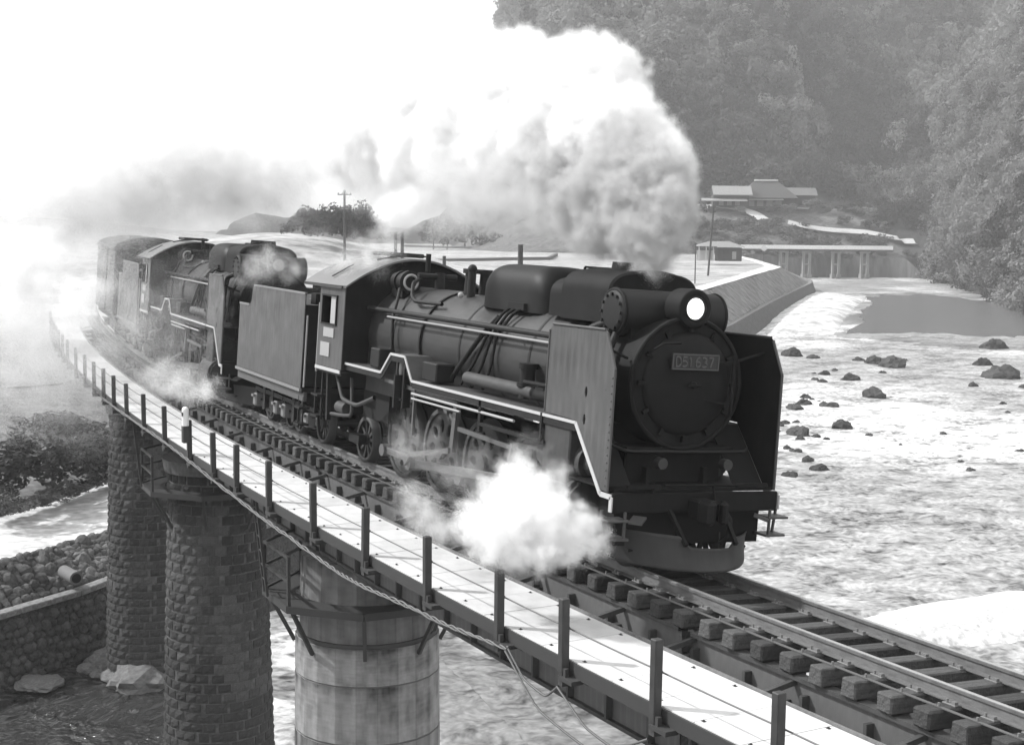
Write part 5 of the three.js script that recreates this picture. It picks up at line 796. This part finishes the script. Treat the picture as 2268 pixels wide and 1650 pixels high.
{
  const A = makeLocomotive('steam_locomotive', 'large black steam locomotive in front with lit headlight and number plate'); onTrack(A, -5, 0, 0, true);
  const B = makeTender('coal_tender', 'grey sided coal tender coupled behind the front locomotive'); onTrack(B, -15.2, 0, 0, true);
  const C = A.clone(); C.name = numbered('steam_locomotive'); C.children.filter((c) => c.isLight || c.name === 'number_plate').forEach((c) => C.remove(c)); C.children.filter((c) => c.type === 'Object3D').forEach((c) => C.remove(c));
  scene.add(onTrack(C, -22.7, 0, 0, true)); tag(C, 'second steam locomotive behind the first tender, half veiled in smoke', 'steam locomotive');
  const hl = C.children.find((c) => c.name === 'headlight'), lens = hl && hl.children.find((c) => c.name === 'headlight_lens'); if (lens) lens.material = mat(0.3, 0.2);
  const D = B.clone(); D.name = numbered('coal_tender'); scene.add(onTrack(D, -32.9, 0, 0, true)); tag(D, 'rear coal tender behind the second engine, almost lost in smoke', 'tender');
  // covered wagon behind the second tender
  const W = thing('covered_wagon', 'covered goods wagon with arched roof at the tail, fading into white smoke', 'goods wagon'); onTrack(W, -39.2, 0, 0, true);
  for (const z of [1, -1]) { for (let k = 0; k < 13; k++) new MB().box(0.52, 2.3, 0.04, -3.18 + k * 0.53, 2.2, 1.3 * z, 0, 0, 0, 0.006).build('plank', mat(0.085, 0.8, { map: withRepeat(T.streak, 0.5, 0.5) }), W); new MB().box(1.7, 2.25, 0.05, 0, 2.2, 1.345 * z, 0, 0, 0, 0.01).bar(V(-0.85, 1.2, 1.38 * z), V(0.85, 3.2, 1.38 * z), 0.03, 0.06).build('door', mat(0.07, 0.8), W); }
  new MB().box(0.04, 2.5, 2.56, 3.44, 2.3, 0).bar(V(3.47, 1.1, 1.2), V(3.47, 3.2, -1.2), 0.05, 0.03).build('end_wall', M.black, W); new MB().box(0.04, 2.5, 2.56, -3.44, 2.3, 0).build('end_wall', M.black, W);
  { const r = new THREE.Shape(); r.moveTo(-1.4, 3.34); r.quadraticCurveTo(-1.2, 3.78, 0, 3.82); r.quadraticCurveTo(1.2, 3.78, 1.4, 3.34); r.lineTo(-1.4, 3.34); new MB().add(extrude(r, 7.1), mx(-3.55, 0, 0, 0, PI / 2)).build('roof', M.dusty, W); }
  new MB().box(6.9, 0.22, 2.4, 0, 0.95, 0).box(5, 0.3, 1.2, 0, 0.7, 0).build('underframe', M.soot, W);
  for (const x of [-2, 2]) { for (const z of [1, -1]) { const w = part('wheel', G.truck, M.iron, W); w.position.set(x, 0.43, z * 0.6); if (z < 0) w.rotation.y = PI; new MB().box(0.26, 0.3, 0.2, x, 0.5, 0.98 * z, 0, 0, 0, 0.03).build('axle_box', M.black, W); } const a = part('axle', G.axle, M.iron, W); a.position.set(x, 0.43, 0); }
}
// ---------------------------------------------------------------- buildings, footbridge, poles
const FACE = Math.atan2(CY, SY); // turns local x to the right of the view
const gable = (w, h, d, over = 0.5) => { const s = poly([[-d / 2 - over, 0], [0, h], [d / 2 + over, 0], [d / 2 + over, 0.25], [0, h + 0.3], [-d / 2 - over, 0.25]]); return extrude(s, w).translate(0, 0, -w / 2).rotateY(PI / 2); };
const hip = (w, d, h, ridge) => { const a = [[-w / 2, 0, d / 2], [w / 2, 0, d / 2], [w / 2, 0, -d / 2], [-w / 2, 0, -d / 2]], r = [[-ridge / 2, h, 0], [ridge / 2, h, 0]], p = [...a[0], ...a[1], ...r[1], ...a[0], ...r[1], ...r[0], ...a[1], ...a[2], ...r[1], ...a[2], ...a[3], ...r[0], ...a[2], ...r[0], ...r[1], ...a[3], ...a[0], ...r[0], ...a[0], ...a[2], ...a[1], ...a[0], ...a[3], ...a[2]]; const g = new THREE.BufferGeometry(); g.setAttribute('position', new THREE.Float32BufferAttribute(p, 3)); g.computeVertexNormals(); return g; };
const MF = { thatch: mat(0.085, 0.95, { map: T.soil }), tin: mat(0.26, 0.65), white: mat(0.6, 0.7), woodwall: mat(0.05, 0.9), plaster: mat(0.55, 0.9), tile: mat(0.13, 0.7) };
{
  const p = at(1690, 456, 478); p.y -= 0.4;
  const h = thing('farmhouse', 'farmhouse with big dark hipped thatch roof and white ridge on the hillside', 'house', p.clone().add(V(0, 0, 0)).toArray(), FACE);
  new MB().box(15, 3.2, 8, 0.5, 1.4, 0).build('wall', MF.woodwall, h);
  const rf = new MB().add(hip(19, 12, 5.6, 7.5), mx(0.8, 3.0, 0)).build('roof', MF.thatch, h);
  new MB().box(7.6, 0.55, 1.1, 0.8, 8.7, 0, 0, 0, 0, 0.08).build('ridge_cap', MF.white, rf);
  new MB().box(12, 0.14, 2.2, -0.5, 2.5, 5.6, 0.18).build('eave_roof', MF.tin, h);
  for (const x of [-4.5, -1.6, 1.4, 4.3]) new MB().box(2.0, 1.8, 0.06, x, 1.2, 4.04).build('window', mat(0.16, 0.3), h);
  const q = at(1608, 456, 474), g = thing('farm_annex', 'long low annex with pale tin roof left of the thatched farmhouse', 'house', q.toArray(), FACE);
  new MB().box(11.5, 3.6, 6, 1.2, 1.7, 0).build('wall', MF.woodwall, g);
  new MB().add(gable(12.6, 2.8, 6.4, 0.8), mx(1.6, 3.4, 0)).build('roof', MF.tin, g);
  new MB().box(14.5, 0.12, 2.6, -1.2, 2.0, 4.2, 0.32).build('eave_roof', MF.tin, g);
  for (const x of [-2, 0.6, 3.2]) new MB().box(1.5, 1.5, 0.06, x, 1.0, 3.04).build('window', mat(0.2, 0.3), g);
  const b = at(1770, 452, 482), k = thing('barn', 'dark barn with tiled roof right of the thatched farmhouse', 'barn', b.toArray(), FACE);
  new MB().box(9, 3, 6, 0, 1.2, 0).build('wall', MF.woodwall, k); new MB().add(gable(10.5, 2.4, 6.4, 0.7), mx(0, 2.7, 0)).build('roof', MF.tile, k); new MB().box(2.2, 2.0, 0.06, -1, 0.9, 3.04).build('door', mat(0.02, 0.8), k);
  const hp = at(1592, 577, 332), hut = thing('hut', 'low open sided hut with flat pale roof beside the levee path', 'hut', hp.toArray(), FACE);
  new MB().add(hip(10.6, 6.4, 1.1, 4.6), mx(0, 3.3, 0)).build('roof', mat(0.22, 0.8), hut); new MB().box(6.2, 0.22, 0.3, 2.2, 3.2, 3.2).build('eave_board', MF.white, hut);
  new MB().box(5.4, 3.0, 4.6, 2.1, 1.5, 0).build('wall', mat(0.06, 0.9), hut); new MB().box(0.9, 1.7, 0.06, 3.1, 1.3, 2.34).build('window', mat(0.3, 0.3), hut); new MB().box(1.5, 0.9, 0.06, 1.2, 2.1, 2.34).build('window', mat(0.02, 0.3), hut);
  for (const x of [-4.8, -3.2, -1.6]) new MB().box(0.22, 3.2, 0.22, x, 1.6, 2.4).build('post', MF.plaster, hut);
  new MB().box(4, 2.3, 0.1, -2.9, 1.2, -1.2).build('back_wall', MF.plaster, hut);
  const sp = onHill(2082, 540), shed = thing('shed', 'tiny shed with bright slanting roof beside the hillside lane at right', 'shed', sp.toArray(), FACE + 0.35);
  new MB().box(4.4, 2.4, 3.2, 0, 1.4, 0).build('wall', MF.woodwall, shed); new MB().box(6, 0.14, 4.8, 0, 3.0, 0.2, 0.28, 0, 0.12).build('roof', MF.white, shed);
}
{ // far footbridge
  const d = 428, a = at(1640, 551, d), b = at(1975, 554, d + 6), f = thing('footbridge', 'far low bridge with white parapet crossing the river on twin legged piers', 'bridge', [0, 0, 0]);
  new MB().bar(a, b, 2.6, 0.7).build('deck', mat(0.07, 0.85), f);
  const up = V(0, 0.75, 0), off = FW.clone().setY(0).normalize().multiplyScalar(-1.25);
  new MB().bar(a.clone().add(up).add(off), b.clone().add(up).add(off), 0.3, 1.15).build('parapet', mat(0.95, 0.8), f);
  new MB().bar(a.clone().add(up).sub(off), b.clone().add(up).sub(off), 0.3, 0.8).build('parapet', mat(0.95, 0.8), f);
  for (const x of [1735, 1786, 1851, 1915]) {
    const t = (x - 1640) / 335, c = a.clone().lerp(b, t), r = b.clone().sub(a).normalize(), m = new MB(), y0 = WATER - 0.6;
    for (const s of [-1, 1]) { const q = c.clone().addScaledVector(r, s * 0.95); m.bar(q.clone().setY(y0 + 1.6), q.clone().setY(c.y - 0.3), 0.7, 0.6); m.bar(q.clone().setY(y0), q.clone().setY(y0 + 1.9), 1.1, 1.0); }
    m.bar(c.clone().addScaledVector(r, -1.5).setY(c.y - 0.65), c.clone().addScaledVector(r, 1.5).setY(c.y - 0.65), 0.8, 0.55).bar(c.clone().addScaledVector(r, -1).setY(c.y - 4.2), c.clone().addScaledVector(r, 1).setY(c.y - 4.2), 0.4, 0.4);
    m.build('pier', mat(0.26, 0.9), f);
  }
  const s = thing('path_sign', 'white round sign on a thin post where the levee path bends', 'sign', at(1692, 576, 322).toArray());
  const top = at(1692, 549, 322).sub(at(1692, 576, 322));
  new MB().rod(V(0, -0.3, 0), top, 0.07, 8).build('post', MF.woodwall, s);
  new MB().rod(top.clone().addScaledVector(FW, -0.12), top.clone().addScaledVector(FW, -0.18), 0.62, 20).build('sign_disc', MF.white, s);
  // poles
  const pole = (x, y, dep, r, label, arms, lean = 0) => {
    const t = at(x, y, dep), o = thing('utility_pole', label, 'pole', [t.x, -5.4, t.z]), H = t.y + 5.4, l = RT.clone().setY(0).multiplyScalar(lean * H);
    new MB().rod(V(0, 0, 0).sub(l), V(0, H, 0), r, 10, r * 0.75).build('shaft', mat(0.055, 0.9), o);
    for (const y2 of arms) { const m = new MB(), c = V(0, H - y2, 0).addScaledVector(l, -y2 / H), w = RT.clone().setY(0).normalize(); m.bar(c.clone().addScaledVector(w, -0.9), c.clone().addScaledVector(w, 0.9), 0.12, 0.12); for (const k of [-0.8, -0.3, 0.3, 0.8]) m.rod(c.clone().addScaledVector(w, k), c.clone().addScaledVector(w, k).add(V(0, 0.25, 0)), 0.06, 6); m.build('crossarm', mat(0.06, 0.8), o); }
  };
  pole(1581, 455, 262, 0.19, 'leaning utility pole with crossarms in the field right of the smoke', [0.3, 4.2], 0.06);
  pole(1541, 540, 225, 0.10, 'thin short pole just behind the smoke collector', []);
  pole(763, 420, 190, 0.20, 'tall dark pole with crossarm in front of the tree knoll', [0.6]);
  pole(876, 513, 110, 0.16, 'left pole of the twin pair behind the cab roof', []);
  pole(891, 513, 110, 0.16, 'right pole of the twin pair behind the cab roof', []);
  pole(1153, 541, 95, 0.22, 'stout dark post rising behind the dome', []);
  pole(984, 566, 105, 0.17, 'short post stub in the pale field behind the cab', []);
  // dark kerbs between the fields
  for (const [pts, lab] of [[[[890, 545], [1010, 549], [1150, 553], [1300, 556], [1500, 560]], 'long thin dark kerb farthest across the pale fields'], [[[905, 580], [1010, 578], [1130, 575], [1215, 574], [1232, 565]], 'dark kerb with a kinked end across the pale fields behind the dome']]) {
    const P = pts.map((q) => onY(q[0], q[1], -5.15)), m = new MB(); for (let i = 0; i < P.length - 1; i++) m.bar(P[i].clone().add(V(0, 0.25, 0)), P[i + 1].clone().add(V(0, 0.25, 0)), 0.9, 0.75, 0.05); tag(m.build(numbered('field_kerb'), mat(0.10, 0.9)), lab, 'kerb');
  }
}
// ---------------------------------------------------------------- steam and smoke: clouds of specks far smaller than a pixel that light passes through
const MS = { steam: mat(0.985, 1, { transmission: 0.5, thickness: 0, specularIntensity: 0, side: THREE.DoubleSide }), smoke: mat(0.86, 1, { transmission: 0.5, thickness: 0, specularIntensity: 0, side: THREE.DoubleSide }), grey: mat(0.72, 1, { transmission: 0.5, thickness: 0, specularIntensity: 0, side: THREE.DoubleSide }) };
const LEVELS = [1, 0.5, 0.24, 0.11, 0.05, 0.02];
const puffGeos = (() => { // clusters in a unit cell, thinning outwards; thinner ones have finer specks
  const R = rng(99), sizes = [0.028, 0.024, 0.017, 0.012, 0.0085, 0.0065];
  return LEVELS.map((f, li) => { const p = [], s0 = sizes[li], n = Math.round(1100 * f * (0.03 / s0) ** 2); for (let i = 0; i < n; i++) {
    const g = () => (R() + R() + R() - 1.5) * 0.8, c = V(g(), g(), g()), a = V(R() - 0.5, R() - 0.5, R() - 0.5).normalize(), b = V(R() - 0.5, R() - 0.5, R() - 0.5).cross(a).normalize(), e = new THREE.Vector3().crossVectors(a, b), s = s0 * (0.6 + 0.8 * R());
    for (let k = 0; k < 3; k++) { const t = k * 2.0944, x = Math.cos(t) * s, y = Math.sin(t) * s; p.push(c.x + x * b.x + y * e.x, c.y + x * b.y + y * e.y, c.z + x * b.z + y * e.z); }
  } const g = new THREE.BufferGeometry(); g.setAttribute('position', new THREE.Float32BufferAttribute(p, 3)); g.computeVertexNormals(); return g; });
})();
let puffs = 0;
// balls: [px, py, radius in print pixels, depth, density]
function smoke(name, label, balls, o = {}) {
  const m = o.mat ?? MS.steam, seed = o.seed ?? 1, fine = o.fine ?? 1, R = rng(seed * 31 + 7), lists = LEVELS.map(() => []);
  const B = balls.map((b) => ({ c: at(b[0], b[1], b[3]), r: b[2] * 0.4515 / FOCAL * b[3], h: 0.0052 * b[3] * fine, k: b[4] ?? 1 }));
  const amp = o.amp ?? 0.5, soft = o.soft ?? 2.5, wisp = o.wisp ?? 0;
  B.forEach((b, bi) => {
    const h = b.h, e = b.r * (1 + amp * 0.35), n = Math.ceil(e / h);
    for (let i = -n; i <= n; i++) for (let j = -n; j <= n; j++) for (let l = -n; l <= n; l++) {
      const p = V(b.c.x + (i + R() - 0.5) * h, b.c.y + (j + R() - 0.5) * h, b.c.z + (l + R() - 0.5) * h);
      let d = 1e9, best = -1; for (let q = 0; q < B.length; q++) { const dd = p.distanceTo(B[q].c) - B[q].r; if (dd < d) { d = dd; best = q; } }
      if (best !== bi) continue;
      const f = 1 / b.r, q1 = 1 - Math.abs(2 * noise(p.x * 1.5 * f + seed, p.y * 1.5 * f, p.z * 1.5 * f) - 1), q2 = 1 - Math.abs(2 * noise(p.x * 3.4 * f, p.y * 3.4 * f + seed, p.z * 3.4 * f) - 1), q3 = noise(p.x * 8 * f, p.y * 8 * f, p.z * 8 * f + seed);
      const q4 = noise(p.x * 17 * f + seed, p.y * 17 * f, p.z * 17 * f);
      d += b.r * amp * (0.62 - 0.75 * q1 - 0.38 * q2 + 0.30 * (q3 - 0.5) + 0.16 * (q4 - 0.5));
      if (d > 0) continue;
      const t = -d / h; if (t > (o.hollow ?? 7)) continue;
      let k = b.k * clamp(t / soft, 0.02, 1);
      if (wisp) k *= clamp((fbm(p.x * 1.8 * f + 5, p.y * 1.8 * f, p.z * 1.8 * f + seed, 4) - wisp) * 5, 0, 1);
      if (k < 0.012) continue;
      let L = 0; while (L < LEVELS.length - 1 && LEVELS[L] > k * (0.75 + 0.5 * R())) L++;
      lists[L].push([p, h * (0.85 + 0.4 * R())]);
    }
  });
  const g = thing(name, label, o.cat ?? 'steam'); g.userData.kind = 'stuff';
  lists.forEach((list, L) => { if (!list.length) return; const im = new THREE.InstancedMesh(puffGeos[L], m, list.length); im.name = 'vapour'; im.userData.kind = 'stuff'; list.forEach(([p, s], i) => im.setMatrixAt(i, new THREE.Matrix4().compose(p, new THREE.Quaternion().setFromEuler(new THREE.Euler(R() * 6, R() * 6, R() * 6)), V(s, s, s)))); im.castShadow = im.receiveShadow = true; g.add(im); puffs += list.length; });
  return g;
}
smoke('exhaust_plume', 'tall billowing white plume rising from the front chimney against the hillside', [
  [1345, 300, 110, 22.5], [1425, 320, 70, 22.3], [1400, 255, 62, 23], [1330, 190, 95, 24], [1365, 150, 48, 24], [1300, 125, 56, 24.5], [1250, 200, 100, 25], [1195, 160, 66, 25.5], [1160, 130, 60, 26], [1230, 290, 110, 24.5], [1140, 220, 110, 27], [1060, 180, 110, 28.5], [1105, 110, 44, 28], [1130, 320, 100, 26], [1040, 300, 110, 28], [950, 260, 120, 31], [940, 350, 90, 30], [860, 300, 110, 33], [780, 330, 80, 35], [1482, 340, 50, 21.8], [1490, 392, 52, 21.4], [1462, 300, 44, 22.2],
], { seed: 3, cat: 'smoke', soft: 0.7, amp: 0.6, fine: 0.78 });
smoke('chimney_smoke', 'greyer smoke boiling straight up from the front chimney below the white plume', [
  [1444, 592, 40, 20.2], [1440, 566, 58, 20.3], [1436, 525, 80, 20.5], [1466, 470, 76, 20.8], [1400, 470, 92, 21], [1440, 410, 92, 21.4], [1345, 410, 92, 21.6], [1352, 490, 80, 21.3, 0.9], [1300, 450, 80, 22], [1270, 385, 90, 22.8], [1310, 520, 56, 21.8, 0.6], [1500, 440, 44, 21.2],
], { seed: 5, mat: MS.grey, cat: 'smoke', soft: 1.1, amp: 0.55, fine: 0.78 });
smoke('drifting_smoke', 'thin drifting smoke hanging low over the fields behind the boiler', [
  [1215, 440, 80, 24, 0.6], [1150, 400, 100, 25, 0.8], [1080, 430, 90, 26, 0.6], [1020, 420, 90, 27, 0.7], [990, 480, 62, 27, 0.4], [930, 430, 66, 28, 0.7], [960, 535, 40, 27, 0.25], [860, 410, 66, 30, 0.6], [800, 410, 60, 32, 0.35], [1260, 500, 60, 24, 0.3], [1130, 490, 50, 25, 0.2],
], { seed: 8, mat: MS.smoke, cat: 'smoke', soft: 3, wisp: 0.26, amp: 0.7, hollow: 30 });
smoke('whistle_steam', 'compact bright puff of steam above the cab roof', [[882, 470, 50, 23.5, 1], [862, 488, 34, 23.5, 1], [907, 450, 34, 23.5, 1], [900, 490, 30, 23.5, 1]], { seed: 9, amp: 0.35, soft: 1.0 });
smoke('cylinder_steam', 'dense white steam bursting from the front cylinder over the track', [
  [1310, 1196, 36, 18.0, 1], [1268, 1180, 56, 18.0], [1210, 1165, 74, 18.1], [1155, 1130, 66, 18.3], [1145, 1065, 46, 18.5], [1150, 1028, 28, 18.7, 0.8], [1200, 1090, 50, 18.4, 0.9], [1110, 1180, 62, 18.3], [1062, 1160, 46, 18.6, 0.9], [1095, 1100, 46, 18.6, 0.7], [1022, 1165, 28, 18.8, 0.8], [1070, 1215, 36, 18.5, 0.7], [1190, 1222, 46, 18.0, 0.9], [1262, 1220, 36, 17.9, 0.8], [1130, 1232, 34, 18.2, 0.6], [1145, 1000, 20, 18.9, 0.5], [985, 1172, 26, 19.2, 0.4], [1040, 1120, 30, 18.9, 0.4], [1230, 1060, 34, 18.4, 0.3],
], { seed: 11, amp: 1.05, soft: 1.1, fine: 0.85 });
smoke('side_steam', 'softer steam beside the driving wheels left of the big cylinder cloud', [[905, 1095, 40, 21.5, 0.6], [935, 1130, 52, 21.0, 0.7], [955, 1165, 48, 20.6, 0.5], [985, 1195, 34, 20, 0.4], [900, 985, 46, 22.5, 0.3], [945, 1000, 46, 22, 0.3], [880, 950, 34, 23, 0.2], [1010, 1050, 60, 20.5, 0.14], [1060, 1030, 50, 20, 0.12], [1180, 1010, 60, 19.4, 0.08]], { seed: 13, amp: 0.7, soft: 4, wisp: 0.22, hollow: 30 });
smoke('cab_steam', 'thin white steam trailing over the cab roof and tender', [[800, 572, 52, 27, 0.5], [845, 545, 48, 27, 0.5], [760, 592, 40, 28, 0.4], [705, 600, 34, 29, 0.3], [590, 582, 42, 31, 0.6], [558, 602, 34, 31.5, 0.6], [640, 592, 40, 30, 0.4], [835, 580, 36, 26.5, 0.3], [700, 540, 50, 30, 0.15]], { seed: 17, amp: 0.8, soft: 3, wisp: 0.24, hollow: 30 });
smoke('tender_steam', 'bright steam low between the front tender and the second engine', [[452, 862, 34, 33.2, 1], [425, 874, 26, 33.6, 0.9], [395, 850, 46, 34.6, 0.5], [355, 832, 46, 36, 0.4], [325, 850, 32, 36.6, 0.35], [420, 832, 34, 34.6, 0.5]], { seed: 19, amp: 0.7, soft: 2.2, wisp: 0.12 });
smoke('second_plume', 'grey smoke rolling over the roofs of the second engine and its tender', [[300, 440, 84, 42], [360, 410, 86, 41], [440, 400, 88, 40], [520, 410, 86, 39], [600, 425, 72, 38, 0.9], [650, 450, 54, 38, 0.6], [230, 460, 74, 45], [165, 480, 76, 48], [560, 485, 52, 38, 0.6], [480, 475, 52, 38.5, 0.6], [400, 480, 52, 40, 0.7], [320, 490, 52, 42, 0.8], [250, 510, 50, 44, 0.8], [725, 300, 60, 40, 0.5], [775, 325, 44, 40, 0.4], [735, 375, 46, 39, 0.5], [660, 395, 66, 40, 0.7], [800, 390, 60, 38, 0.4]], { seed: 23, mat: MS.grey, cat: 'smoke', amp: 0.75, soft: 4, fine: 1.2, wisp: 0.1 });
smoke('bridge_steam', 'white steam spilling over the railing at the far left', [[160, 690, 52, 45, 1], [185, 650, 48, 44, 1], [145, 725, 36, 46, 1], [215, 640, 40, 43, 0.7], [195, 705, 40, 43, 0.8], [120, 640, 52, 50, 0.7], [60, 600, 76, 54, 0.8], [100, 560, 66, 54, 0.7], [30, 680, 76, 54, 0.9], [150, 540, 62, 50, 0.6], [70, 720, 60, 52, 0.4], [20, 590, 80, 58, 0.8], [200, 560, 50, 46, 0.3]], { seed: 29, amp: 0.75, soft: 3, fine: 1.1, wisp: 0.06 });
smoke('left_haze', 'thin veil of smoke over the bank and the curve of the bridge at left', [[70, 780, 130, 44, 0.3], [150, 800, 110, 42, 0.3], [230, 760, 110, 40, 0.24], [320, 740, 110, 37, 0.18], [60, 880, 110, 46, 0.2], [180, 900, 100, 44, 0.16], [300, 680, 100, 38, 0.13], [240, 620, 90, 40, 0.28], [420, 740, 90, 34.5, 0.07], [400, 620, 90, 35, 0.08], [20, 540, 110, 56, 0.9], [10, 800, 90, 48, 0.3], [330, 850, 80, 38, 0.14], [470, 680, 70, 33.5, 0.04], [310, 560, 60, 40, 0.3], [250, 850, 80, 41, 0.18]], { seed: 31, mat: MS.smoke, cat: 'smoke', amp: 0.6, soft: 5, fine: 1.5, hollow: 60 });
smoke('hearth_smoke', 'faint wisp of smoke above the farm annex roof', [[1640, 425, 10, 470, 0.2], [1638, 405, 8, 470, 0.15], [1637, 388, 6, 470, 0.1]], { seed: 37, cat: 'smoke', amp: 0.6, soft: 4, fine: 0.6, hollow: 60 });
console.log('puffs', puffs);

renderer.render(scene, camera);
